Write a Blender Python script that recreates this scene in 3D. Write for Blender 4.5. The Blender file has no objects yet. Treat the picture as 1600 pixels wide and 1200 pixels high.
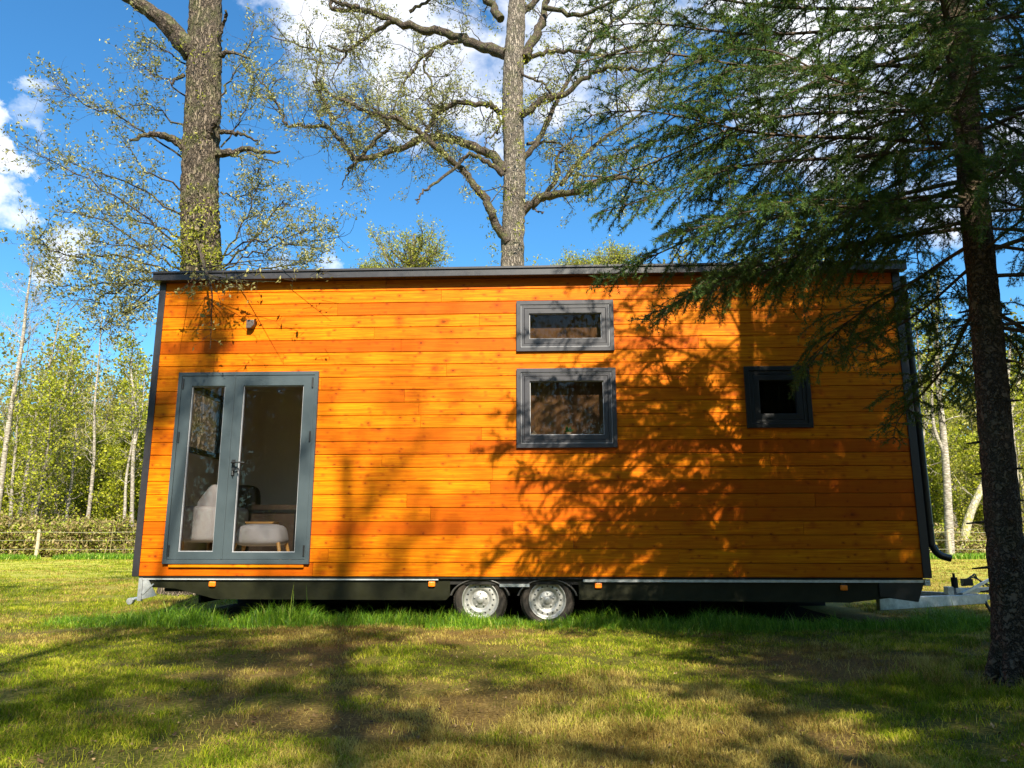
import bpy, math, random
import numpy as np
from mathutils import Vector, Matrix
S = bpy.context.scene
COL = S.collection
RS = np.random.RandomState

# ------------------------------------------------------------------ camera model (metres)
CF, CP, CH = 1180.0, math.radians(11.52), 0.87
cc, cs = math.cos(CP), math.sin(CP)
def ray(u, v):
    a = (u-800)/CF; b = (600-v)/CF
    return np.array([a, cc-b*cs, cs+b*cc])
def at(u, v, Y):                     # a point at distance Y from the camera's plane
    r = ray(u, v); return np.array([0, 0, CH]) + r*(Y/r[1])

# ------------------------------------------------------------------ mesh helpers
class G:
    def __init__(s): s.V = []; s.F = []; s.n = 0; s.R = []; s.D = []
    def add(s, V, F, mat=0, rnd=0.0, dry=0.0):
        V = np.asarray(V, dtype=np.float32).reshape(-1, 3)
        if isinstance(F, np.ndarray): s.F.append((F+s.n, mat))
        else:
            by = {}
            for f in F: by.setdefault(len(f), []).append(f)
            for k, fl in by.items(): s.F.append((np.array(fl)+s.n, mat))
        s.V.append(V); m = len(V)
        s.R.append(np.broadcast_to(np.asarray(rnd, dtype=np.float32), (m,)))
        s.D.append(np.broadcast_to(np.asarray(dry, dtype=np.float32), (m,)))
        s.n += m
        return s
    def mesh(s, name, mats, smooth=False):
        me = bpy.data.meshes.new(name)
        V = np.concatenate(s.V)
        me.vertices.add(len(V)); me.vertices.foreach_set('co', V.ravel())
        li = np.concatenate([f.ravel() for f, m in s.F]).astype(np.int32)
        cnt = np.concatenate([np.full(len(f), f.shape[1]) for f, m in s.F]).astype(np.int32)
        mi = np.concatenate([np.full(len(f), m) for f, m in s.F]).astype(np.int32)
        st = np.concatenate([[0], np.cumsum(cnt)[:-1]]).astype(np.int32)
        me.loops.add(len(li)); me.loops.foreach_set('vertex_index', li)
        me.polygons.add(len(cnt)); me.polygons.foreach_set('loop_start', st)
        me.polygons.foreach_set('loop_total', cnt)
        me.polygons.foreach_set('material_index', mi)
        me.polygons.foreach_set('use_smooth', np.full(len(cnt), smooth))
        me.update(calc_edges=True); me.validate()
        for nm, arr in (('rnd', s.R), ('dry', s.D)):
            at_ = me.attributes.new(nm, 'FLOAT', 'POINT')
            at_.data.foreach_set('value', np.concatenate(arr).astype(np.float32))
        for m in (mats if isinstance(mats, (list, tuple)) else [mats]): me.materials.append(m)
        return me
    def build(s, name, mats, parent=None, smooth=False, bevel=0, label=None):
        o = bpy.data.objects.new(name, s.mesh(name, mats, smooth)); COL.objects.link(o)
        if parent: o.parent = parent
        if bevel:
            b = o.modifiers.new('bevel', 'BEVEL'); b.width = bevel; b.segments = 2; b.limit_method = 'ANGLE'
        if label: o['label'] = label
        return o

def box(g, x0, x1, y0, y1, z0, z1, mat=0, rnd=0.0):
    V = [(x0,y0,z0),(x1,y0,z0),(x1,y1,z0),(x0,y1,z0),(x0,y0,z1),(x1,y0,z1),(x1,y1,z1),(x0,y1,z1)]
    g.add(V, [(0,3,2,1),(4,5,6,7),(0,1,5,4),(1,2,6,5),(2,3,7,6),(3,0,4,7)], mat, rnd); return g
def prism(g, poly, y0, y1, mat=0):           # polygon in x,z extruded along y
    n = len(poly)
    V = [(x, y0, z) for x, z in poly] + [(x, y1, z) for x, z in poly]
    F = [tuple(range(n)), tuple(range(2*n-1, n-1, -1))] + [(i, i+n, (i+1) % n+n, (i+1) % n) for i in range(n)]
    g.add(V, F, mat); return g
def ring(g, o, i, y0, y1, mat=0):            # rectangular frame: outer/inner (x0,x1,z0,z1)
    def c(r, y): return [(r[0],y,r[2]),(r[1],y,r[2]),(r[1],y,r[3]),(r[0],y,r[3])]
    V = c(o,y0)+c(i,y0)+c(o,y1)+c(i,y1); F = []
    for k in range(4):
        j = (k+1) % 4
        F += [(k,j,j+4,k+4),(k+8,k+12,j+12,j+8),(k,k+8,j+8,j),(k+4,j+4,j+12,k+12)]
    g.add(V, F, mat); return g
def tube(g, P, R, K=8, mat=0, rnd=0.0, rough=0.0, rs=None, caps=False):
    P = np.asarray(P, float); n = len(P)
    R = np.broadcast_to(np.asarray(R, float), (n,))
    T = np.gradient(P, axis=0); T /= (np.linalg.norm(T, axis=1, keepdims=True)+1e-9)
    up = np.array([0,0,1.0]) if abs(T[0,2]) < .9 else np.array([1.0,0,0])
    u = np.cross(T[0], up); u /= np.linalg.norm(u); U = np.empty((n,3))
    for i in range(n):
        u = u - T[i]*np.dot(u, T[i]); u = u/(np.linalg.norm(u)+1e-9); U[i] = u
    W = np.cross(T, U)
    a = np.arange(K)*2*math.pi/K
    r = R[:,None]*np.ones((n,K))
    if rough and rs is not None: r = r*(1+rough*(rs.rand(n,K)-.5)*2)
    V = P[:,None,:] + r[:,:,None]*(np.cos(a)[None,:,None]*U[:,None,:] + np.sin(a)[None,:,None]*W[:,None,:])
    i = np.arange(n-1)[:,None]*K; k = np.arange(K)[None,:]; k2 = (k+1) % K
    F = np.stack([i+k, i+k2, i+K+k2, i+K+k], -1).reshape(-1,4)
    g.add(V.reshape(-1,3), F, mat, rnd)
    if caps:
        g.add(V[0], [tuple(range(K-1,-1,-1))], mat, rnd); g.add(V[-1], [tuple(range(K))], mat, rnd)
    return g
def lathe(g, prof, c, K=40, mat=0):          # profile (r, y) revolved about the y axis through c
    a = np.arange(K)*2*math.pi/K
    V = np.array([[(c[0]+r*math.cos(t), c[1]+y, c[2]+r*math.sin(t)) for t in a] for r, y in prof])
    n = len(prof); i = np.arange(n-1)[:,None]*K; k = np.arange(K)[None,:]; k2 = (k+1) % K
    g.add(V.reshape(-1,3), np.stack([i+k, i+k2, i+K+k2, i+K+k], -1).reshape(-1,4), mat); return g
def smooth_line(P, m=6):
    P = np.asarray(P, float)
    if len(P) < 3:
        t = np.linspace(0,1,m*(len(P)-1)+1)[:,None]; return P[0]*(1-t)+P[-1]*t
    Q = np.vstack([2*P[0]-P[1], P, 2*P[-1]-P[-2]]); out = []
    for i in range(1, len(Q)-2):
        for t in np.arange(m)/m:
            a,b,c,d = Q[i-1],Q[i],Q[i+1],Q[i+2]
            out.append(.5*((2*b)+(-a+c)*t+(2*a-5*b+4*c-d)*t*t+(-a+3*b-3*c+d)*t**3))
    out.append(Q[-2]); return np.array(out)

_grids = {}
def vn(x, y, sc, seed):                       # value noise 0..1
    if seed not in _grids: _grids[seed] = RS(seed).rand(256,256)
    g = _grids[seed]; x = np.asarray(x)*sc+100.3; y = np.asarray(y)*sc+77.7
    xi = np.floor(x).astype(int); yi = np.floor(y).astype(int); fx = x-xi; fy = y-yi
    fx = fx*fx*(3-2*fx); fy = fy*fy*(3-2*fy)
    a = g[xi%256, yi%256]; b = g[(xi+1)%256, yi%256]; c = g[xi%256, (yi+1)%256]; d = g[(xi+1)%256, (yi+1)%256]
    return (a*(1-fx)+b*fx)*(1-fy)+(c*(1-fx)+d*fx)*fy

# ------------------------------------------------------------------ tags
def tag(o, label=None, cat=None, group=None, kind=None):
    if label: o['label'] = label
    if cat: o['category'] = cat
    if group: o['group'] = group
    if kind: o['kind'] = kind
    return o
def empty(name, loc=(0,0,0), rz=0.0, **k):
    o = bpy.data.objects.new(name, None); COL.objects.link(o); o.location = loc
    o.rotation_euler = (0,0,rz); o.empty_display_size = .2
    return tag(o, **k)

# ------------------------------------------------------------------ materials
class N:
    def __init__(s, name):
        s.m = bpy.data.materials.new(name); s.m.use_nodes = True; s.t = s.m.node_tree; s.t.nodes.clear()
        s.out = s.t.nodes.new('ShaderNodeOutputMaterial')
    def n(s, ty, **k):
        nd = s.t.nodes.new(ty)
        for a, v in k.items():
            if a.startswith('i_'):
                key = a[2:]; key = int(key) if key.isdigit() else key.replace('_',' ')
                if hasattr(v, 'is_output') or isinstance(v, bpy.types.NodeSocket): s.t.links.new(v, nd.inputs[key])
                else: nd.inputs[key].default_value = v
            else: setattr(nd, a, v)
        return nd
    def l(s, a, b): s.t.links.new(a, b)
    def ramp(s, fac, stops):
        r = s.n('ShaderNodeValToRGB'); s.l(fac, r.inputs[0]); e = r.color_ramp.elements
        while len(e) < len(stops): e.new(.5)
        for q, (p, c) in zip(e, stops):
            q.position = p; q.color = (*c, 1) if len(c) == 3 else c
        return r.outputs[0]
    def mix(s, fac, a, b, mode='MIX'):
        m = s.n('ShaderNodeMix', data_type='RGBA', blend_type=mode)
        for v, k in ((fac,0),(a,6),(b,7)):
            if isinstance(v, bpy.types.NodeSocket): s.l(v, m.inputs[k])
            elif k == 0: m.inputs[0].default_value = v
            else: m.inputs[k].default_value = (*v, 1)
        return m.outputs[2]
    def math(s, op, a, b=0.0, clamp=False):
        m = s.n('ShaderNodeMath', operation=op, use_clamp=clamp)
        for v, k in ((a,0),(b,1)):
            if isinstance(v, bpy.types.NodeSocket): s.l(v, m.inputs[k])
            else: m.inputs[k].default_value = v
        return m.outputs[0]
    def coord(s, scale=(1,1,1), which='Object', off=None):
        tc = s.n('ShaderNodeTexCoord'); mp = s.n('ShaderNodeMapping'); mp.inputs['Scale'].default_value = scale
        s.l(tc.outputs[which], mp.inputs[0])
        if off is not None: s.l(off, mp.inputs['Location'])
        return mp.outputs[0]
    def attr(s, name): return s.n('ShaderNodeAttribute', attribute_name=name).outputs['Fac']
    def noise(s, vec, scale, detail=4, rough=.55, dist=0):
        q = s.n('ShaderNodeTexNoise'); s.l(vec, q.inputs['Vector']); q.inputs['Scale'].default_value = scale
        q.inputs['Detail'].default_value = detail; q.inputs['Roughness'].default_value = rough
        q.inputs['Distortion'].default_value = dist; return q.outputs[0]
    def bump(s, h, strength=.5, dist=.01):
        b = s.n('ShaderNodeBump'); b.inputs['Strength'].default_value = strength; b.inputs['Distance'].default_value = dist
        s.l(h, b.inputs['Height']); return b.outputs[0]
    def princ(s, col, rough=.6, metal=0.0, normal=None, spec=.5):
        p = s.n('ShaderNodeBsdfPrincipled')
        for v, k in ((col,'Base Color'),(rough,'Roughness'),(metal,'Metallic'),(spec,'Specular IOR Level')):
            if isinstance(v, bpy.types.NodeSocket): s.l(v, p.inputs[k])
            else: p.inputs[k].default_value = (*v,1) if k == 'Base Color' else v
        if normal is not None: s.l(normal, p.inputs['Normal'])
        return p
    def end(s, sh): s.l(sh.outputs[0], s.out.inputs[0]); return s.m

def m_plain(name, c, rough=.6, metal=0.0, var=.25, sc=8, bump=.15, spec=.5, dist=.003):
    n = N(name); v = n.coord(); q = n.noise(v, sc, 6, .65)
    d = tuple(x*(1-var) for x in c); b = tuple(min(1, x*(1+var)) for x in c)
    col = n.ramp(q, [(.3,d),(.7,b)])
    r = n.math('ADD', n.math('MULTIPLY', n.noise(v, sc*3, 3), .25), rough-.12)
    return n.end(n.princ(col, r, metal, n.bump(n.noise(v, sc*12, 4), bump, dist), spec))

def m_wood_cladding():
    n = N('stained_larch'); rnd = n.attr('rnd')
    off = n.n('ShaderNodeCombineXYZ'); n.l(n.math('MULTIPLY', rnd, 37.0), off.inputs[0]); n.l(n.math('MULTIPLY', rnd, 11.0), off.inputs[1])
    v = n.coord((1,1,1), off=off.outputs[0])
    vg = n.n('ShaderNodeVectorMath', operation='MULTIPLY'); n.l(v, vg.inputs[0]); vg.inputs[1].default_value = (.9, 9, 26)
    grain = n.noise(vg.outputs[0], 2.2, 8, .68, .6)
    vf = n.n('ShaderNodeVectorMath', operation='MULTIPLY'); n.l(v, vf.inputs[0]); vf.inputs[1].default_value = (3, 40, 120)
    fine = n.noise(vf.outputs[0], 2.0, 3, .6, .2)
    blot = n.noise(v, 1.6, 3, .5)
    col = n.ramp(grain, [(.26,(.28,.038,.0015)),(.42,(.52,.122,.0015)),(.56,(.67,.200,.002)),(.75,(.80,.31,.0025))])
    col = n.mix(n.math('MULTIPLY', n.ramp(fine, [(.35,(1,1,1)),(.5,(0,0,0))]), .28), col, (.34,.06,.003))
    col = n.mix(n.math('MULTIPLY', n.ramp(blot, [(.45,(0,0,0)),(.7,(1,1,1))]), .35), col, (.42,.070,.0015))
    col = n.mix(n.ramp(rnd, [(0,(0,0,0)),(.5,(.14,.14,.14)),(1,(.8,.8,.8))]), col, (.38,.058,.0015))
    # knots: small dark ovals with a redder halo, plus little dash marks
    for sc, size, thr, seed in ((5.0,.10,.50,0.0),(8.5,.12,.60,7.3),(3.0,.085,.45,3.1),(15.0,.16,.66,4.4)):
        vv = n.n('ShaderNodeVectorMath', operation='MULTIPLY_ADD'); n.l(v, vv.inputs[0])
        vv.inputs[1].default_value = (.8, .02, 1.15); vv.inputs[2].default_value = (seed, 0, seed)
        dn = n.n('ShaderNodeTexNoise'); n.l(v, dn.inputs['Vector']); dn.inputs['Scale'].default_value = 38
        add = n.n('ShaderNodeVectorMath', operation='MULTIPLY_ADD'); n.l(dn.outputs['Color'], add.inputs[0])
        add.inputs[1].default_value = (.022,0,.022); n.l(vv.outputs[0], add.inputs[2])
        vo = n.n('ShaderNodeTexVoronoi'); n.l(add.outputs[0], vo.inputs['Vector']); vo.inputs['Scale'].default_value = sc
        sep = n.n('ShaderNodeSeparateColor'); n.l(vo.outputs['Color'], sep.inputs[0])
        on = n.math('GREATER_THAN', sep.outputs[0], thr)
        halo = n.ramp(vo.outputs['Distance'], [(size*.6,(1,1,1)),(size*2.4,(0,0,0))])
        core = n.ramp(vo.outputs['Distance'], [(size*.35,(1,1,1)),(size*.85,(0,0,0))])
        col = n.mix(n.math('MULTIPLY', n.math('MULTIPLY', halo, on), .6), col, (.30,.040,.003))
        col = n.mix(n.math('MULTIPLY', n.math('MULTIPLY', core, on), .75), col, (.13,.026,.003))
    h = n.math('ADD', n.math('MULTIPLY', grain, .6), n.math('MULTIPLY', fine, .4))
    rough = n.math('ADD', n.math('MULTIPLY', grain, .25), .38)
    return n.end(n.princ(col, rough, 0, n.bump(h, .35, .002), .08))

def m_bark(name, c0, c1, sc=9, stretch=.25, strength=1.0, dist=.03, moss=0.0, horizontal=False, mosscol=(.12,.15,.03)):
    n = N(name); v = n.coord((1,1,stretch) if not horizontal else (.5,.5,2.2))
    vo = n.n('ShaderNodeTexVoronoi', feature='DISTANCE_TO_EDGE'); vo.inputs['Scale'].default_value = sc
    dn = n.n('ShaderNodeTexNoise'); n.l(v, dn.inputs['Vector']); dn.inputs['Scale'].default_value = sc*1.5
    ad = n.n('ShaderNodeVectorMath', operation='MULTIPLY_ADD'); n.l(dn.outputs['Color'], ad.inputs[0]); ad.inputs[1].default_value = (.12,.12,.12); n.l(v, ad.inputs[2])
    n.l(ad.outputs[0], vo.inputs['Vector'])
    q = n.noise(v, sc*2.5, 8, .7)
    h = n.math('ADD', n.ramp(vo.outputs[0], [(0,(0,0,0)),(.25,(1,1,1))]), n.math('MULTIPLY', q, .8))
    f = n.math('MULTIPLY', h, .6)
    col = n.ramp(f, [(.2,c0),(.85,c1)])
    big = n.noise(n.coord(), 2.2, 5, .6)
    col = n.mix(n.math('MULTIPLY', n.ramp(big, [(.42,(0,0,0)),(.62,(1,1,1))]), .45), col, tuple(x*.55 for x in c1))
    if moss: col = n.mix(n.math('MULTIPLY', n.ramp(n.noise(n.coord(), 3.7, 5, .65), [(.48,(0,0,0)),(.62,(1,1,1))]), moss), col, mosscol)
    return n.end(n.princ(col, .85, 0, n.bump(h, strength, dist), .2))

def m_leaf(name, stops, trans=.35, rough=.5, spec=.3):
    n = N(name); rnd = n.attr('rnd')
    col = n.ramp(rnd, stops)
    p = n.princ(col, rough, 0, None, spec)
    if not trans: return n.end(p)
    t = n.n('ShaderNodeBsdfTranslucent'); n.l(n.mix(.35, col, (.30,.34,.03)), t.inputs[0])
    mx = n.n('ShaderNodeMixShader'); mx.inputs[0].default_value = trans
    n.l(p.outputs[0], mx.inputs[1]); n.l(t.outputs[0], mx.inputs[2])
    return n.end(mx)

def m_grass(name, blade=True):
    n = N(name); rnd = n.attr('rnd'); dry = n.attr('dry')
    green = n.ramp(rnd, [(0,(.024,.052,.0015)),(.45,(.092,.160,.003)),(.8,(.23,.285,.006)),(1,(.44,.43,.025))])
    straw = n.ramp(rnd, [(0,(.07,.036,.010)),(.5,(.28,.185,.048)),(1,(.56,.43,.13))])
    col = n.mix(dry, green, straw)
    if not blade:
        v = n.coord(); q = n.noise(v, 60, 6, .7)
        dirt = n.ramp(q, [(.38,(.010,.006,.003)),(.5,(.060,.036,.013)),(.66,(.22,.15,.055))])
        col = n.mix(.75, col, dirt)
        far = n.noise(v, 7, 8, .7)
        tc = n.n('ShaderNodeTexCoord'); sp = n.n('ShaderNodeSeparateXYZ'); n.l(tc.outputs['Object'], sp.inputs[0])
        mr = n.n('ShaderNodeMapRange'); n.l(sp.outputs[1], mr.inputs[0]); mr.inputs[1].default_value = 8; mr.inputs[2].default_value = 22
        col = n.mix(mr.outputs[0], col, n.ramp(far, [(.3,(.20,.22,.02)),(.5,(.34,.33,.05)),(.7,(.48,.42,.12))]))
        return n.end(n.princ(col, .9, 0, n.bump(q, .8, .01), .1))
    p = n.princ(col, .75, 0, None, .04)
    t = n.n('ShaderNodeBsdfTranslucent'); n.l(col, t.inputs[0])
    mx = n.n('ShaderNodeMixShader'); mx.inputs[0].default_value = .3
    n.l(p.outputs[0], mx.inputs[1]); n.l(t.outputs[0], mx.inputs[2])
    return n.end(mx)

def m_glass(name, tint, refl=1.0):
    n = N(name)
    tr = n.n('ShaderNodeBsdfTransparent'); tr.inputs[0].default_value = (*tint,1)
    gl = n.n('ShaderNodeBsdfGlossy'); gl.inputs['Roughness'].default_value = .015
    v = n.coord(); n.l(n.bump(n.noise(v, 1.3, 2), .08, .01), gl.inputs['Normal'])
    fr = n.n('ShaderNodeFresnel'); fr.inputs[0].default_value = 1.5
    mx = n.n('ShaderNodeMixShader'); n.l(n.math('MULTIPLY', fr.outputs[0], 1.0*refl, True), mx.inputs[0])
    n.l(tr.outputs[0], mx.inputs[1]); n.l(gl.outputs[0], mx.inputs[2])
    return n.end(mx)

M = dict(
 wood=m_wood_cladding(),
 anthracite=m_plain('anthracite_metal', (.021,.019,.023), .42, .0, .12, 5, .08, .5),
 doorframe=m_plain('blue_grey_frame', (.046,.062,.071), .42, 0, .08, 4, .05, .4),
 winframe=m_plain('dark_grey_frame', (.038,.036,.043), .40, 0, .08, 4, .05, .4),
 frameline=m_plain('pale_glazing_bead', (.34,.34,.36), .4, 0, .1, 9, .05),
 black=m_plain('black_plastic', (.012,.012,.013), .4, 0, .2, 20, .1),
 skirt=m_plain('dark_plywood_skirt', (.013,.013,.005), .45, 0, .35, 6, .15, .25),
 void=m_plain('dark_underside', (.006,.005,.004), .8, 0, .3, 6, .1),
 galv=m_plain('galvanised_steel', (.52,.53,.54), .45, .75, .28, 14, .1),
 galvpale=m_plain('pale_aluminium_rail', (.72,.73,.74), .42, .6, .12, 14, .05),
 rim=m_plain('silver_painted_rim', (.36,.35,.33), .45, .45, .30, 22, .15),
 tyre=m_plain('tyre_rubber', (.034,.026,.020), .85, 0, .4, 30, .5),
 orange=m_plain('orange_reflector', (.90,.20,.01), .25, 0, .1, 60, .5),
 inwall=m_plain('warm_inner_wall', (.82,.68,.57), .75, 0, .06, 3, .05),
 infloor=m_plain('wooden_inner_floor', (.58,.46,.30), .45, 0, .25, 10, .1),
 screen=m_plain('brown_fabric_blind', (.30,.19,.12), .9, 0, .14, 3, .3),
 fabric=m_plain('grey_woven_fabric', (.46,.43,.47), .9, 0, .10, 120, .5),
 oakleg=m_plain('oiled_oak', (.50,.27,.09), .5, 0, .15, 20, .1),
 darkwood=m_plain('dark_stained_wood', (.055,.035,.025), .5, 0, .2, 12, .1),
 white=m_plain('white_ceramic', (.75,.68,.58), .3, 0, .04, 20, .02),
 reed=m_plain('reed', (.50,.36,.2), .7, 0, .1, 20, .02),
 bark_oak=m_bark('oak_bark', (.014,.010,.007), (.27,.205,.15), 19, .20, 1.0, .05, .35),
 bark_oak2=m_bark('pale_oak_bark', (.05,.038,.03), (.38,.31,.25), 17, .2, 1.0, .05, .25),
 bark_limb=m_bark('dark_oak_limb', (.018,.013,.010), (.12,.088,.066), 14, .6, .8, .02, .3),
 bark_fir=m_bark('fir_bark', (.022,.015,.010), (.20,.14,.095), 21, .9, 1.0, .03, .25, False, (.07,.08,.02)),
 bark_pale=m_bark('pale_birch_bark', (.13,.105,.08), (.42,.36,.31), 6, 1.0, .5, .02, .25, True),
 bark_moss=m_bark('mossy_bark', (.16,.14,.08), (.52,.45,.36), 8, .6, .6, .02, .75, False, (.30,.28,.03)),
 bark_dark=m_bark('dark_wood_bark', (.05,.04,.03), (.24,.20,.15), 8, .5, .6, .02, .3),
 twig=m_plain('fir_twig', (.07,.045,.026), .8, 0, .3, 20, .1),
 needle=m_leaf('fir_needles', [(0,(.014,.040,.012)),(.4,(.040,.095,.022)),(.8,(.095,.17,.028)),(1,(.20,.22,.03))], .28, .55, .2),
 leaf_oak=m_leaf('young_oak_leaves', [(0,(.09,.095,.035)),(.5,(.25,.24,.08)),(1,(.48,.44,.17))], .35),
 leaf_yel=m_leaf('yellow_green_leaves', [(0,(.14,.17,.015)),(.5,(.30,.31,.03)),(1,(.46,.43,.06))], .4),
 leaf_wood=m_leaf('spring_wood_leaves', [(0,(.10,.12,.008)),(.4,(.25,.28,.012)),(.8,(.42,.42,.02)),(1,(.56,.53,.06))], .45),
 leaf_wood2=m_leaf('olive_wood_leaves', [(0,(.08,.08,.012)),(.5,(.24,.22,.03)),(1,(.42,.37,.08))], .4),
 leaf_shade=m_leaf('broad_green_leaves', [(0,(.04,.07,.012)),(1,(.12,.17,.03))], .25),
 scrub=m_leaf('bramble_scrub', [(0,(.08,.055,.02)),(.3,(.22,.15,.06)),(.55,(.44,.34,.15)),(.75,(.20,.24,.02)),(1,(.36,.40,.03))], .3),
 litter=m_leaf('dry_fallen_leaves', [(0,(.04,.02,.010)),(.6,(.12,.065,.03)),(1,(.30,.20,.10))], .0, .7),
 grass=m_grass('grass_blades'), ground=m_grass('turf_soil', False),
 lush=m_leaf('lush_grass', [(0,(.03,.085,.006)),(.5,(.11,.25,.010)),(.85,(.25,.38,.02)),(1,(.50,.50,.14))], .35),
 post=m_plain('weathered_post', (.42,.34,.22), .8, 0, .25, 20, .3),
 wire=m_plain('pale_fence_tape', (.34,.32,.20), .6, 0, .1, 20, .1),
 glass=m_glass('clear_glass', (.93,.92,.90), .6), glass_dark=m_glass('tinted_glass', (.70,.66,.61), .35),
 succulent=m_leaf('succulent_green', [(0,(.03,.20,.04)),(1,(.10,.50,.10))], .2),
)

# ================================================================== HOUSE
TH = math.radians(-2.57)
house = empty('tiny_house', (-3.986, 8.249, 0), TH, label='long orange timber clad tiny house on a two axle trailer with dark grey trim', cat='tiny house')
HL, HD = 8.19, 2.5
ZB, ZT = .475, 3.745
openings = [(.33,1.82,.64,2.64), (4.09,5.065,2.92,3.40), (4.09,5.065,1.86,2.63), (6.54,7.13,2.06,2.63)]
rs = RS(5)
g = G(); gb = G(); gi = G()
rows = 23; hgt = (ZT-ZB)/rows
def cut(z0, z1, xa, xb):
    """pieces of the strip left over by the openings"""
    xs = sorted({xa, xb, *[x for o in openings for x in o[:2] if xa < x < xb]})
    out = []
    for a, b in zip(xs[:-1], xs[1:]):
        segs = [(z0, z1)]
        for o in openings:
            if o[0] <= a+1e-6 and o[1] >= b-1e-6:
                ns = []
                for s0, s1 in segs:
                    if o[3] <= s0 or o[2] >= s1: ns.append((s0, s1)); continue
                    if o[2] > s0: ns.append((s0, o[2]))
                    if o[3] < s1: ns.append((o[3], s1))
                segs = ns
        out += [(a, b, s0, s1) for s0, s1 in segs]
    return out
for r in range(rows):
    z0 = ZB+r*hgt; z1 = z0+hgt
    js = [.03]; x = .03+rs.uniform(1.2,4.2)
    while x < HL-.9: js.append(x); x += rs.uniform(3.0,4.6)
    js.append(HL-.03)
    for a, b in zip(js[:-1], js[1:]):
        rd = rs.rand()
        for (xa, xb, s0, s1) in cut(z0, z1-.004, a+.0014, b-.0014):
            if s1-s0 < .008: continue
            prof = [(.02,s0),(.005,s0),(0,s0+.004),(0,s1-.004),(.005,s1),(.02,s1)]
            off = rs.uniform(-.0012,.0012)
            V = [(xa,y+off,z) for y,z in prof]+[(xb,y+off,z) for y,z in prof]
            F = [(5,4,3,2,1,0),(6,7,8,9,10,11)]+[(i,i+6,(i+1)%6+6,(i+1)%6)[::-1] for i in range(6)]
            g.add(V, F, 0, rd)
for (xa, xb, s0, s1) in cut(ZB, ZT, .03, HL-.03):
    box(gb, xa, xb, .022, .09, s0, s1); box(gi, xa, xb, .092, .10, s0, s1)
g.build('timber_cladding', M['wood'], house)
gb.build('wall_core', M['void'], house); gi.build('inner_lining', M['inwall'], house)
# other walls
g = G()
lw = (.72, 1.78, 1.88, 2.72)          # window in the left end wall (local y,z)
for y0,y1,z0,z1 in ((.03,lw[0],ZB,ZT),(lw[1],HD,ZB,ZT),(lw[0],lw[1],ZB,lw[2]),(lw[0],lw[1],lw[3],ZT)): box(g, -.01, .028, y0, y1, z0, z1)
box(g, HL-.028, HL+.01, .03, HD, ZB, ZT)
bw = (4.1, 5.0, 1.86, 2.63)          # rear window (local x,z)
for a in ((.0,bw[0],ZB,ZT),(bw[1],HL,ZB,ZT),(bw[0],bw[1],ZB,bw[2]),(bw[0],bw[1],bw[3],ZT)):
    box(g, a[0], a[1], HD-.03, HD, a[2], a[3])
g.build('outer_wall', M['anthracite'], house)
g = G()
for a in ((.03,bw[0],.58,3.6),(bw[1],HL-.03,.58,3.6),(bw[0],bw[1],.58,bw[2]),(bw[0],bw[1],bw[3],3.6)):
    box(g, a[0], a[1], HD-.06, HD-.033, a[2], a[3])

for y0,y1,z0,z1 in ((.10,lw[0],.58,3.6),(lw[1],HD-.06,.58,3.6),(lw[0],lw[1],.58,lw[2]),(lw[0],lw[1],lw[3],3.6)): box(g, .03, .05, y0, y1, z0, z1)
box(g, HL-.05, HL-.03, .10, HD-.06, .58, 3.6)
box(g, 3.9, 3.96, .10, HD-.06, .58, 3.6)
box(g, .05, HL-.05, .1, HD-.06, 2.95, 3.0)
g.build('inner_wall', M['inwall'], house)
w = G(); ring(w, bw, (bw[0]+.07,bw[1]-.07,bw[2]+.07,bw[3]-.07), HD-.075, HD-.02)
w = w.build('rear_window', M['black'], house)
q = G(); box(q, bw[0]+.07, bw[1]-.07, HD-.05, HD-.045, bw[2]+.07, bw[3]-.07); q.build('pane', M['glass'], w)
g = G()
for y0,y1,z0,z1 in ((lw[0],lw[0]+.07,lw[2],lw[3]),(lw[1]-.07,lw[1],lw[2],lw[3]),(lw[0]+.07,lw[1]-.07,lw[2],lw[2]+.07),(lw[0]+.07,lw[1]-.07,lw[3]-.07,lw[3])): box(g, -.02, .062, y0, y1, z0, z1)
w = g.build('end_window', M['black'], house)
q = G(); box(q, .015, .02, lw[0]+.07, lw[1]-.07, lw[2]+.07, lw[3]-.07); q.build('pane', M['glass'], w)
g = G(); box(g, .03, HL-.03, .1, HD-.06, .53, .575); g.build('inner_floor', M['infloor'], house)
# roof slab and fascia
g = G(); box(g, -.04, HL+.05, .02, HD+.06, ZT+.0, 3.80); rf = g.build('roof', M['anthracite'], house)
g = G(); prism(g, [(-.08,3.722),(HL+.09,3.722),(HL+.09,3.818),(-.08,3.818)], -.115, -.0025)
g.build('fascia', M['anthracite'], rf, bevel=.006)
g = G(); box(g, -.075, HL+.085, -.13, -.10, 3.800, 3.826); g.build('drip_edge', M['anthracite'], rf, bevel=.003)
for nm, xa, xb in (('corner_trim',-.040,.032),('corner_trim',HL-.032,HL+.050)):
    g = G(); box(g, xa, xb, -.014, .03, .50-.03, 3.721)
    box(g, (xa if xa<0 else xb-.016), (xa+.016 if xa<0 else xb), .03, .12, .47, 3.721)
    for z in np.arange(.55, 3.6, .55): lathe(g, [(0,-.002),(.006,-.001),(.006,.002)], ((xa+xb)/2-.02, -.015, z), 8, 0)
    g.build(nm, M['anthracite'], house, bevel=.003)

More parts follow.
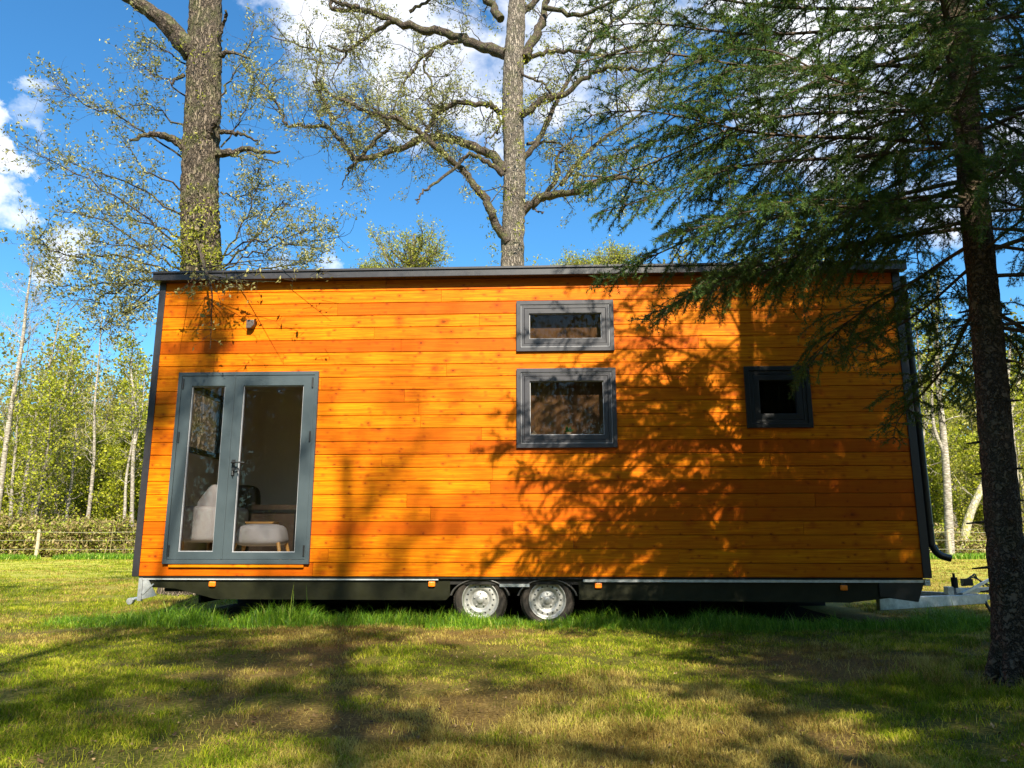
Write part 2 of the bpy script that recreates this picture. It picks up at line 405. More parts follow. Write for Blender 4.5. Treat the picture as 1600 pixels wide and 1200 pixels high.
# ---- windows
def window(o, i, frame_mat, dark=True, screen=True, name='window'):
    g = G()
    ring(g, o, (o[0]+.045,o[1]-.045,o[2]+.045,o[3]-.045), -.030, .03)
    a = (o[0]+.0475,o[1]-.0475,o[2]+.0475,o[3]-.0475)
    b = (o[0]+.085,o[1]-.085,o[2]+.085,o[3]-.085)
    ring(g, a, b, -.018, .03)
    ring(g, (b[0]+.003,b[1]-.003,b[2]+.003,b[3]-.003), i, -.030+.016, .05)
    f = g.build(name, M[frame_mat], house, bevel=.0025)
    g = G(); ring(g, (i[0]+.001,i[1]-.001,i[2]+.001,i[3]-.001), (i[0]+.007,i[1]-.007,i[2]+.007,i[3]-.007), .004, .02)
    ring(g, (a[0]+.001,a[1]-.001,a[2]+.001,a[3]-.001), (a[0]+.005,a[1]-.005,a[2]+.005,a[3]-.005), -.0215, -.0165)
    g.build('glazing_bead', M['frameline'] if frame_mat != 'black' else M['anthracite'], f)
    g = G(); box(g, i[0], i[1], .022, .026, i[2], i[3]); g.build('pane', M['glass_dark'], f)
    if screen:
        g = G(); nx = 24
        xs = np.linspace(i[0]-.12, i[1]+.12, nx*2+1); 
        V = []; F = []
        for k, x in enumerate(xs):
            y = .135+(.0015 if k % 2 else 0); V += [(x,y,i[2]-.06),(x,y,i[3]+.19)]
            if k: F.append((2*k-2, 2*k, 2*k+1, 2*k-1))
        g.add(V, F); g.build('window_backing', M['screen'] if frame_mat != 'black' else M['void'], f)  # black-framed window: room darkness put into the sheet's near-black colour
    return f
W1 = window((4.04,5.11,2.874,3.450), (4.182,4.978,3.018,3.308), 'winframe'); W1['label'] = 'shallow upper window with dark grey frame'
W2 = window((4.04,5.115,1.812,2.681), (4.184,4.982,1.952,2.541), 'winframe'); W2['label'] = 'squarish lower window with dark grey frame and plants on its sill'
W3 = window((6.49,7.18,2.012,2.680), (6.64,7.03,2.162,2.53), 'black'); W3['label'] = 'small square window under the fir branches'
g = G(); box(g, 4.10, 5.06, .03, .132, 1.93, 1.962); g.build('window_sill', M['white'], W2)

# ---- door
door = empty('double_door', (0,0,0)); door.parent = house; door['label'] = 'blue grey glazed double door with black handle'
g = G(); D0 = (.285,1.858,.600,2.672); ring(g, D0, (.325,1.818,.645,2.632), -.035, .06); g.build('door_frame', M['doorframe'], door, bevel=.003)
leafs = [((.327,.917,.648,2.630),(.442,.818,.727,2.517)), ((.921,1.816,.648,2.630),(1.023,1.698,.721,2.517))]
for k, (o, i) in enumerate(leafs):
    g = G(); ring(g, o, i, -.028, .04); f = g.build('door_leaf', M['doorframe'], door, bevel=.003)
    f['label'] = ('narrow left leaf of the glazed door','wide right leaf of the glazed door')[k]
    g = G(); ring(g, (i[0]+.0005,i[1]-.0005,i[2]+.0005,i[3]-.0005), (i[0]+.008,i[1]-.008,i[2]+.008,i[3]-.008), -.012, .012)
    g.build('glazing_bead', M['frameline'], f)
    g = G(); box(g, i[0], i[1], .016, .022, i[2], i[3]); g.build('pane', M['glass'], f)
    hx = .345 if k == 0 else 1.797
    for z in (2.545, 1.95, .74):
        g = G(); tube(g, [(hx,-.036,z-.055),(hx,-.036,z+.055)], .009, 10, caps=True); g.build('hinge', M['black'], f)
    if k == 1:
        g = G(); box(g, .962, .995, -.040, -.0285, 1.53, 1.70)
        tube(g, [(.978,-.04,1.665),(.978,-.085,1.665)], .010, 10)
        tube(g, [(.975,-.083,1.665),(1.03,-.090,1.668),(1.115,-.085,1.662)], [.011,.009,.008], 10, caps=True)
        h = g.build('handle', M['black'], f)
        g = G(); tube(g, [(.979,-.04,1.575),(.979,-.058,1.575)], .012, 12, caps=True)
        tube(g, [(.979,-.056,1.575),(.985,-.062,1.53)], .006, 8, caps=True)
        tube(g, [(.992,-.055,1.585),(1.03,-.06,1.60),(1.045,-.058,1.57)], .007, 8, caps=True); g.build('lock_key', M['black'], f)
        g = G(); box(g, .912, .930, -.038, -.029, .65, 2.63); g.build('cover_strip', M['doorframe'], f, bevel=.003)
g = G(); box(g, .35, 1.80, -.028, .0-.002, .565, .592); g.build('threshold', M['wood'], door, bevel=.003)

# ---- wall light
g = G(); prism(g, [(1.02,3.165),(1.075,3.165),(1.105,3.20),(1.105,3.262),(1.02,3.262)], -.075, -.002)
g.build('wall_light', m_plain('bronze_metal', (.11,.085,.075), .4, .3, .1, 10, .05), house, bevel=.006)

# ---- downpipe on the right end
g = G(); P = smooth_line([(8.305,.06,3.70),(8.305,.06,2.4),(8.305,.06,.95),(8.315,.06,.79),(8.37,.05,.70),(8.47,.04,.665)], 6)
tube(g, P, .036, 16, caps=True)
for z in (3.3, 2.1, .98): tube(g, [(8.305,.06,z),(8.305,.06,z+.03)], .042, 16, caps=True)
g.build('downpipe', M['black'], house, smooth=True)

# ---- chassis
ch = G()
box(ch, .15, 8.0, HD-.10, HD-.07, -.05, .45); box(ch, .15, .18, 1.2, HD-.11, .10, .45)  # rear panel added to close off the bright gap under the trailer
box(ch, .03, HL-.03, .012, HD-.03, .452, .474)
box(ch, 3.1, 4.80, .045, .09, .395, .450)
box(ch, .2, 8.0, .25, .31, .30, .44); box(ch, .2, 8.0, 2.1, 2.16, .30, .44)
for x in (1.0,2.4,3.9,5.6,7.2): box(ch, x, x+.06, .312, 2.098, .33, .43)
chassis = ch.build('chassis', M['void'], house)
g = G(); prism(g, [(.12,.436),(.12,.36),(.42,.345),(.87,.238),(3.30,.236),(3.34,.28),(3.34,.436)], .040, .055)
g.build('skirt_panel', M['skirt'], chassis, label='dark skirt panel under the door')
g = G(); prism(g, [(4.68,.436),(4.68,.245),(7.42,.225),(7.80,.27),(8.05,.30),(8.05,.436)], .040, .055)
g.build('skirt_panel', M['skirt'], chassis, label='dark skirt panel right of the wheels')
g = G(); prism(g, [(7.72,.43),(7.72,.285),(8.10,.235),(8.175,.43)], .02, .30); g.build('skirt_end', M['black'], chassis, bevel=.006)
g = G(); box(g, .07, 3.22, .012, .038, .437, .4495); g.build('side_rail', M['galvpale'], chassis)
g = G(); box(g, 4.725, 8.16, .008, .038, .424, .4500); g.build('side_rail', M['galv'], chassis)
g = G(); box(g, 8.17, 8.225, .0, .05, .395, .460); lathe(g, [(0,-.004),(.012,-.002),(.012,.002)], (8.20,-.002,.43), 10, 0); g.build('end_bracket', M['galv'], chassis, bevel=.003)
g = G(); box(g, .035, .075, .0, .04, .22, .455); prism(g, [(.078,.44),(.13,.44),(.235,.275),(.078,.235)], .012, .02)
prism(g, [(.075,.30),(.19,.40),(.20,.39),(.09,.28)], .004, .0115)
tube(g, [(.06,.03,.25),(-.03,.06,.235)], .016, 8, caps=True); lathe(g, [(.0,-.02),(.034,-.02),(.034,.03),(0,.03)], (-.06,.05,.215), 16, 0)
g.build('rear_support', M['galv'], chassis)
for x, z in ((.82,.392),(3.151,.398),(4.881,.388),(7.37,.372)):
    g = G(); box(g, x-.036, x+.036, .012, .040, z-.027, z+.027); lt = g.build('side_light', M['orange'], chassis, bevel=.010)
    g = G(); box(g, x-.018, x+.018, .028, .0405, z+.029, z+.042); g.build('lamp_mount', M['black'], lt)
# wheels
for wx in (3.655, 4.355):
    cz = .238; yw = .075
    wh = empty('wheel', (0,0,0)); wh.parent = house
    g = G(); Kt = 64
    lathe(g, [(.190,.02),(.198,-.005),(.225,-.020),(.252,-.012),(.268,.012),(.274,.04),(.276,.10),(.274,.16),(.262,.19),(.22,.20),(.19,.19),(.19,.02)], (wx,yw,cz), Kt, 0)
    for k in range(Kt):       # tread blocks
        a = 2*math.pi*k/Kt
        for y0 in (.035,.085,.135):
            r0, r1, da = .272, .282, .034
            V = [(wx+r*math.cos(a+d), yw+y, cz+r*math.sin(a+d)) for r in (r0,r1) for y in (y0,y0+.032) for d in (-da,da)]
            g.add(V, [(4,5,7,6),(0,4,6,2),(1,3,7,5),(0,1,5,4),(2,6,7,3)])
    g.build('tyre', M['tyre'], wh, smooth=False)
    g = G()
    lathe(g, [(.196,.016),(.192,-.012),(.184,-.010),(.178,.006),(.170,.014),(.163,.020),(.150,.016),(.128,.014),(.108,.018),(.100,.030),(.092,.036),(.080,.030),(.055,.024),(.040,.020),(.034,.004),(.030,.0),(.0,.0)], (wx,yw,cz), 64, 0)
    for k in range(5):
        a = 2*math.pi*k/5+.3; lathe(g, [(.0,-.010),(.007,-.009),(.010,-.004),(.010,.02)], (wx+.066*math.cos(a), yw+.018, cz+.066*math.sin(a)), 6, 0)
    for k in range(16):
        a = 2*math.pi*k/16; lathe(g, [(.0,-.0015),(.0095,-.0015),(.0095,.004)], (wx+.139*math.cos(a), yw+.0155, cz+.139*math.sin(a)), 12, 1)
    g.build('rim', [M['rim'], M['black']], wh, smooth=True)
    g = G(); a = np.linspace(math.radians(8), math.radians(172), 20); R = .315
    V = []; F = []
    for k, t in enumerate(a):
        for (r, y) in ((R-.02,.035),(R,.03),(R,.28),(R-.012,.28)): V.append((wx+r*math.cos(t), y, cz+r*math.sin(t)*.62+.02))
        if k:
            b = 4*k
            F += [(b-4,b,b+1,b-3),(b-3,b+1,b+2,b-2),(b-2,b+2,b+3,b-1),(b-1,b+3,b,b-4)]
    g.add(V, F); g.build('mudguard', m_plain('worn_mudguard', (.055,.05,.045), .45, 0, .2, 10, .1), chassis, smooth=True)
g = G(); box(g, 3.86, 4.17, .028, .044, .372, .402); g.build('mudguard_bar', M['galv'], chassis)
# drawbar
db = G()
def beam(g, a, b, w, h0, h1):
    a = np.array(a, float); b = np.array(b, float); d = b-a; d[2] = 0; d /= np.linalg.norm(d); s = np.array([-d[1], d[0], 0])*w/2
    V = [a-s-[0,0,h0/2], a+s-[0,0,h0/2], a+s+[0,0,h0/2], a-s+[0,0,h0/2], b-s-[0,0,h1/2], b+s-[0,0,h1/2], b+s+[0,0,h1/2], b-s+[0,0,h1/2]]
    g.add(V, [(0,1,2,3),(7,6,5,4),(0,4,5,1),(1,5,6,2),(2,6,7,3),(3,7,4,0)])
beam(db, (7.85,.40,.185), (9.38,1.17,.185), .05, .13, .10); beam(db, (7.85,2.10,.185), (9.38,1.30,.185), .05, .13, .10)
beam(db, (9.2,1.235,.20), (9.62,1.235,.20), .11, .06, .05)
drawbar = db.build('drawbar', M['galv'], house, bevel=.004)
g = G(); beam(g, (8.95,1.0,.285), (9.55,1.235,.285), .07, .06, .05); box(g, 8.86, 8.93, .95, 1.04, .24, .33); g.build('brake_housing', M['galv'], drawbar, bevel=.004)
g = G(); tube(g, [(8.98,1.02,.26),(8.98,1.02,.43)], .035, 14, caps=True); tube(g, [(8.98,1.02,.43),(8.98,1.02,.475)], .014, 10, caps=True); g.build('jockey_tube', M['void'], drawbar)
g = G(); beam(g, (9.03,.98,.25), (9.62,1.20,.47), .02, .03, .03); tube(g, [(9.60,1.19,.465),(9.72,1.22,.475)], .016, 10, caps=True); g.build('brake_lever', M['galvpale'], drawbar)
g = G(); 
for k in range(7): tube(g, [(9.50+.03*k,1.235,.27),(9.515+.03*k,1.235,.27)], .040 if k % 2 else .034, 12, caps=True)
tube(g, [(9.70,1.235,.265),(9.80,1.235,.25)], .03, 12, caps=True)
g.build('coupling', M['black'], drawbar)
g = G()
for s in range(3):
    tube(g, smooth_line([(9.1+.02*s,1.1,.33),(9.2+.03*s,1.12,.42+.02*s),(9.32,1.15,.40),(9.4+.05*s,1.2,.32)], 6), .008, 6)
tube(g, smooth_line([(9.5,1.2,.24),(9.56,1.15,.16),(9.5,1.1,.10),(9.42,1.1,.16)], 6), .007, 6)
box(g, 9.12, 9.22, 1.08, 1.16, .335, .41)
tube(g, [(9.36,1.15,.16),(9.40,1.12,.05)], .018, 8, caps=True); tube(g, [(9.48,1.15,.16),(9.46,1.14,.06)], .014, 8, caps=True)
g.build('brake_cable', M['black'], drawbar)

# ---- things inside the house: placed in the house's frame
HM = Matrix.Translation((-3.986, 8.249, 0)) @ Matrix.Rotation(TH, 4, 'Z')
def hloc(x, y, z): return HM @ Vector((x, y, z))
def cushion(g, x0,x1,y0,y1,z0,z1, mat=0, p=3.2, N_=18, taper=0.0, lean=0.0):
    u = np.linspace(0, 2*math.pi, N_*2, endpoint=False); v = np.linspace(-math.pi/2, math.pi/2, N_)
    f = lambda c: np.sign(c)*np.abs(c)**(2/p)
    X = np.outer(f(np.cos(v)), f(np.cos(u))); Y = np.outer(f(np.cos(v)), f(np.sin(u))); Z = np.outer(f(np.sin(v)), np.ones_like(u))
    X = X*(1-taper*(Z+1)/2)
    V = np.stack([(x0+x1)/2+X*(x1-x0)/2, (y0+y1)/2+Y*(y1-y0)/2+lean*(Z+1)/2, (z0+z1)/2+Z*(z1-z0)/2], -1).reshape(-1,3)
    K = len(u); i = np.arange(N_-1)[:,None]*K; k = np.arange(K)[None,:]; k2 = (k+1) % K
    g.add(V, np.stack([i+k,i+k2,i+K+k2,i+K+k],-1).reshape(-1,4), mat)
FL = .577
sofa = empty('sofa', hloc(.10,.45,FL), TH, label='light grey fabric sofa with a tall pointed cushion behind the left door leaf', cat='sofa')
g = G(); cushion(g, .02,.56,.12,.92,.24,.66, p=9); g.build('seat_block', M['fabric'], sofa, smooth=True)
g = G(); cushion(g, -.03,.62,.90,1.10,.20,.95, p=6); g.build('backrest', M['darkwood'], sofa, smooth=True)
g = G(); cushion(g, .06,.54,.25,.50,.60,.92, taper=.85, p=3, lean=.06); g.build('back_cushion', M['fabric'], sofa, smooth=True)
for x in (.07,.51):
    for y in (.18,.86):
        g = G(); tube(g, [(x,y,0),(x,y,.26)], [.014,.02], 10, caps=True); g.build('leg', M['oakleg'], sofa)
st = empty('footstool', hloc(1.12,.55,FL), TH, label='grey upholstered footstool on splayed wooden legs behind the right door leaf', cat='footstool')
g = G(); cushion(g, -.29,.29,-.20,.24,.20,.45, p=4, taper=.2); g.build('seat', M['fabric'], st, smooth=True)
for sx in (-1,1):
    for sy in (-1,1):
        g = G(); tube(g, [(sx*.30,sy*.17,.0),(sx*.24,sy*.13,.24)], [.014,.022], 10, caps=True); g.build('leg', M['oakleg'], st)
cb = empty('low_cabinet', hloc(.92,1.55,FL), TH, label='low dark wooden cabinet with rounded top corners behind the footstool', cat='cabinet')
g = G(); pr = [(-.42,.02)]+[(-.34-.08*math.cos(t),.62+.08*math.sin(t)) for t in np.linspace(0,math.pi/2,6)]+[(.30+.08*math.sin(t),.62+.08*math.cos(t)) for t in np.linspace(0,math.pi/2,6)]+[(.38,.02)]
prism(g, pr, -.20, .20); g.build('cabinet_body', M['darkwood'], cb)
g = G(); ring(g, (-.37,.33,.06,.64), (-.34,.30,.10,.60), -.212, -.2005); g.build('door_rim', M['black'], cb)
tr = G(); prism(tr, [(-.15,0),(.15,0),(.17,.022),(-.17,.022)], -.10, .10)
o = tr.build('wooden_tray', M['oakleg']); o.location = hloc(1.10,.60,FL+.452); o.rotation_euler = (0,0,TH)
tag(o, 'small oak tray lying on the grey footstool', 'tray')
# sill ornaments
pl = empty('succulent_plant', hloc(4.60,.070,1.9625), TH, label='tiny bright green succulent on the lower window sill', cat='plant')
g = G(); lathe(g, [(0,0)],(0,0,0),3) if False else tube(g, [(0,0,0),(0,0,.028)], [.022,.030], 16, caps=True); g.build('pot', M['white'], pl)
g = G(); r2 = RS(3)
for k in range(26):
    a = r2.rand()*6.28; e = r2.uniform(.25,1.3); L = r2.uniform(.05,.085); d = np.array([math.cos(a)*math.cos(e), math.sin(a)*math.cos(e)*.7, math.sin(e)])
    tube(g, [np.array([0,0,.025]), np.array([0,0,.025])+d*L*.55, np.array([0,0,.025])+d*L], [.004,.008,.001], 6, rnd=r2.rand())
g.build('leaves', M['succulent'], pl, smooth=True)
for x, lab, wht in ((4.225,'white reed diffuser with splayed sticks at the left end of the sill',1),(4.93,'thin reed diffuser sticks at the right end of the sill',0)):
    rd = empty('reed_diffuser', hloc(x,.07,1.9625), TH, label=lab, cat='reed diffuser')
    g = G(); tube(g, [(0,0,0),(0,0,.02),(0,0,.035),(0,0,.045)], [.034,.028,.012,.010] if wht else [.014,.014,.009,.008], 16, caps=True); g.build('bottle', M['white'] if wht else M['glass'], rd, smooth=True)
    for dx, dy in ((-.035,.01),(.04,.0),(.025,.02),(-.015,-.01)):
        g = G(); tube(g, [(0,0,.01),(dx,dy,.165)], .0018, 5, caps=True); g.build('stick', M['reed'], rd)

# ================================================================== TREES
def leaves(g, C, n, spread, size, rs, mat=0, bias=0.0, narrow=.45):
    C = np.repeat(np.asarray(C, float).reshape(-1,3), n, axis=0); m = len(C)
    if not m: return
    C = C + rs.randn(m,3)*spread
    d = rs.randn(m,3); d[:,2] += bias; d /= np.linalg.norm(d,axis=1,keepdims=True)
    e = np.cross(d, rs.randn(m,3)); e /= np.linalg.norm(e,axis=1,keepdims=True)+1e-9
    s = size*(.6+.8*rs.rand(m,1))
    nrm = np.cross(d,e)
    V = np.stack([C-d*s*.5, C+e*s*narrow*.5+nrm*s*.08, C+d*s*.5, C-e*s*narrow*.5+nrm*s*.08], 1).reshape(-1,3)
    F = np.arange(m*4).reshape(m,4)
    g.add(V, F, mat, np.repeat(rs.rand(m),4))

def sprig(g, P, L, r, rs, K=4, wander=.35, up=.1, n=6, rnd=0.0, mat=0):
    """grow one wandering shoot; returns its points"""
    pts = [np.array(P[0], float)]; d = np.array(P[1], float); d /= np.linalg.norm(d)
    for i in range(n):
        d = d + rs.randn(3)*wander*.5 + np.array([0,0,up*.4]); d /= np.linalg.norm(d)
        pts.append(pts[-1]+d*L/n)
    pts = np.array(pts); tube(g, pts, np.linspace(r, r*.25, len(pts)), K, mat, rnd)
    return pts
def grow(g, tips, P, L, r, depth, rs, kids=4, wander=.4, up=.15, mat=0, minr=.004, K=5, spreadang=.9):
    pts = sprig(g, P, L, r, rs, K if r > .02 else 3, wander, up, 6, mat=mat)
    if depth <= 0:
        tips.extend(pts[2:]); return
    for i in range(kids):
        t = rs.uniform(.25,1.0); k = min(int(t*6), 5); b = pts[k]+(pts[k+1]-pts[k])*(t*6-k if t < 1 else 1)
        d = pts[k+1]-pts[k]; d /= np.linalg.norm(d)
        q = rs.randn(3); q -= d*np.dot(q,d); q /= np.linalg.norm(q)
        grow(g, tips, (b, d*math.cos(spreadang)+q*math.sin(spreadang)), L*rs.uniform(.4,.65), max(minr, r*.45), depth-1, rs, kids, wander, up, mat, minr, K, spreadang)
    tips.append(pts[-1])

def trunk_mesh(g, P, R, rs, K=20, m=10, flare=1.5, rough=.05, mat=0):
    Q = smooth_line(P, m); t = np.linspace(0,1,len(Q)); R = np.interp(t, np.linspace(0,1,len(R)), R)
    h = np.linalg.norm(Q-Q[0],axis=1); R = R*(1+(flare-1)*np.exp(-h/.35))
    tube(g, Q, R, K, mat, rough=rough, rs=rs); return Q

# ---- left oak: thick trunk just behind the house
def left_oak():
    rs = RS(21); Y = 12.6
    t = empty('oak_tree', (0,0,0), label='thick barked oak with dead stubs and sprouting twigs behind the left end of the house', cat='tree')
    p1, p0 = at(314,425,Y), at(321,0,Y); dz = (p0-p1)/(p0[2]-p1[2]); base = p1-dz*p1[2]; base[2] = -.05
    top = p0+dz*3.5
    px = lambda w: w/CF*Y*.97
    g = G(); P = [base, p1, at(312,300,Y), at(318,150,Y), p0, top]
    Q = smooth_line(P, 26); zz = Q[:,2]
    R = np.interp(zz, [0, p1[2], p0[2], top[2]], [px(37), px(31.5), px(27.5), px(22)])
    R = R*(1+.5*np.exp(-zz/.5)); tube(g, Q, R, 44, 0, rough=.075, rs=rs)
    g.build('trunk', M['bark_oak'], t, smooth=True)
    g = G(); lg = G(); tips = []
    stubs = [([(300,85),(262,38),(215,5),(150,-30)],20,8),([(340,240),(362,240),(385,232),(410,237),(436,239)],8,1.5),([(385,236),(405,246),(438,256)],2.5,1),
             ([(292,232),(262,214),(235,210),(203,221)],9,2.5),([(345,205),(372,208),(402,220)],5,1.5),([(345,85),(362,82),(390,91)],5,1.5),
             ([(288,118),(275,124),(266,133)],4,1.5),([(318,235),(328,205),(338,188)],8,5),([(340,60),(352,30),(353,17)],4,2)]
    for pts, ra, rb in stubs:
        P = [at(u,v,Y-.1-.12*k) for k,(u,v) in enumerate(pts)]
        Q = smooth_line(P, 6); Q += rs.randn(*Q.shape)*.012
        tube(g, Q, np.linspace(px(ra), px(rb), len(Q))*.95, 9, 0, rough=.14, rs=rs, caps=True)
        for q in Q[3::4]:
            if rs.rand() < .5: sprig(g, (q, rs.randn(3)+[0,0,.4]), rs.uniform(.15,.4), .006, rs, 3)
    shoots = [([(290,425),(235,392),(160,345),(90,330)],-.6),([(290,395),(215,330),(120,270),(25,228)],-1.2),([(290,340),(210,290),(130,262),(60,240)],.3),
              ([(292,300),(230,265),(190,220)],-.4),([(290,250),(200,190),(130,160),(82,138)],-.9),([(290,200),(240,170),(195,160)],.5),([(290,150),(245,120),(215,100)],-.5),
              ([(290,430),(215,420),(140,415),(60,392)],.4),([(290,440),(200,440),(120,450),(75,440)],-1.0),([(290,425),(225,440),(160,460),(110,480)],-1.6),
              ([(345,425),(400,395),(465,380),(540,366)],-.7),([(345,420),(405,365),(435,320),(455,320)],.4),([(345,410),(380,345),(402,290),(400,265)],-.4),
              ([(345,400),(400,375),(450,370),(500,355)],-1.1),([(345,230),(375,190),(395,140),(400,110)],-.2),([(345,150),(370,110),(395,40)],.4),
              ([(345,430),(420,420),(470,410),(500,400)],.9),([(290,380),(240,350),(190,340),(150,330)],.8),([(290,410),(250,385),(200,385),(130,370)],-1.8),
              ([(290,100),(255,75),(220,60)],-.3),([(290,445),(230,470),(180,500),(150,520)],-1.2),([(290,445),(240,450),(200,480),(205,510)],-.9),
              ([(290,430),(180,400),(100,400),(45,370)],-2.0),([(345,300),(370,310),(400,300)],.2)]
    for pts, dd in shoots:
        n = len(pts); P = [at(u,v,Y+dd*k/(n-1)) for k,(u,v) in enumerate(pts)]
        Q = smooth_line(P, 5); Q[1:] += rs.randn(len(Q)-1,3)*.03
        tube(g, Q, np.linspace(.020,.005,len(Q)), 4, 0)
        for k in range(3, len(Q)-1):
            for _ in range(3):
                d = Q[k+1]-Q[k]; d /= np.linalg.norm(d); q = rs.randn(3); q /= np.linalg.norm(q)
                grow(g, tips, (Q[k], d+q*1.0), rs.uniform(.25,.75), .0055, 1, rs, 3, .35, .12, K=3, minr=.0028)
        tips += list(Q[-3:])
    g.build('branches', M['bark_limb'], t)
    tips = np.array(tips); keep = rs.rand(len(tips)) < .46
    leaves(lg, tips[keep], 3, .035, .058, rs)
    lg.build('crown', M['leaf_oak'], t)
    # tufts sprouting straight from the bark
    lg = G(); cl = []
    for k in range(190):
        v = rs.choice([rs.uniform(325,430), rs.uniform(370,425), rs.uniform(60,425)], p=[.45,.4,.15]); u = 316+rs.uniform(-36,36)
        p = at(u,v,Y); a = rs.uniform(-1,1); p = p+np.array([0,-.42+abs(u-316)/36*.25,0])+rs.randn(3)*[.03,.08,.05]; cl.append(p)
    cl = np.array(cl); leaves(lg, cl, 9, .06, .055, rs); lg.build('bark_sprouts', M['leaf_yel'], t)
    # a bough over the roof whose tip hangs in front of the wall
    g = G(); tips = []
    P = [base+[0,0,5.4-0]+dz*0, at(316,405,11.0), at(318,412,9.4), at(322,425,7.95), at(331,455,7.83), at(330,500,7.86), at(329,545,7.9)]
    P[0] = np.array([at(314,380,Y)[0], Y-.2, at(314,380,Y)[2]])
    Q = smooth_line(P, 6); tube(g, Q, np.linspace(.022,.0025,len(Q)), 5)
    for k in range(16, len(Q)-1):
        for _ in range(1):
            q = rs.randn(3); q[1] *= .35; q[2] = -abs(q[2])*.6
            pts = sprig(g, (Q[k], q), rs.uniform(.08,.32), .003, rs, 3, .3, -.2, 4); tips += list(pts[2:])
    for (u,v) in ((280,455),(300,448),(360,450),(380,452),(345,475),(400,445),(430,440)):
        P2 = smooth_line([at(318,428,8.0), at((u+320)/2,438,7.9), at(u,v,7.8)], 4); tube(g, P2, np.linspace(.006,.002,len(P2)), 4)
        for q in P2[3:]:
            pts = sprig(g, (q, rs.randn(3)-[0,0,.8]), rs.uniform(.05,.18), .0022, rs, 3, .3, -.2, 4); tips += list(pts[2:])
    for k in range(30):
        u = rs.uniform(255,520)+0; v = rs.uniform(405,436); p = at(u,v,rs.uniform(7.15,8.0))
        pts = sprig(g, (p, (rs.randn(), rs.randn()*.3, -.1)), rs.uniform(.12,.3), .003, rs, 3, .5, 0, 4); tips += list(pts[1:])
    for a_, b_ in (((318,418,8.6),(520,410,7.6)),((318,418,8.6),(440,424,7.3)),((318,420,8.6),(262,425,7.4))):
        P2 = smooth_line([at(*a_), (at(*a_)+at(*b_))/2+[0,0,.06], at(*b_)], 8); tube(g, P2, np.linspace(.009,.002,len(P2)), 4)
    bo = g.build('hanging_bough', M['bark_limb'], t)
    lg = G(); tips = np.array(tips); tips = tips[tips[:,1] < 8.05]; leaves(lg, tips[rs.rand(len(tips)) < .42], 2, .022, .055, rs, bias=-1.0)
    lg.build('leaves', M['leaf_oak'], bo)
left_oak()

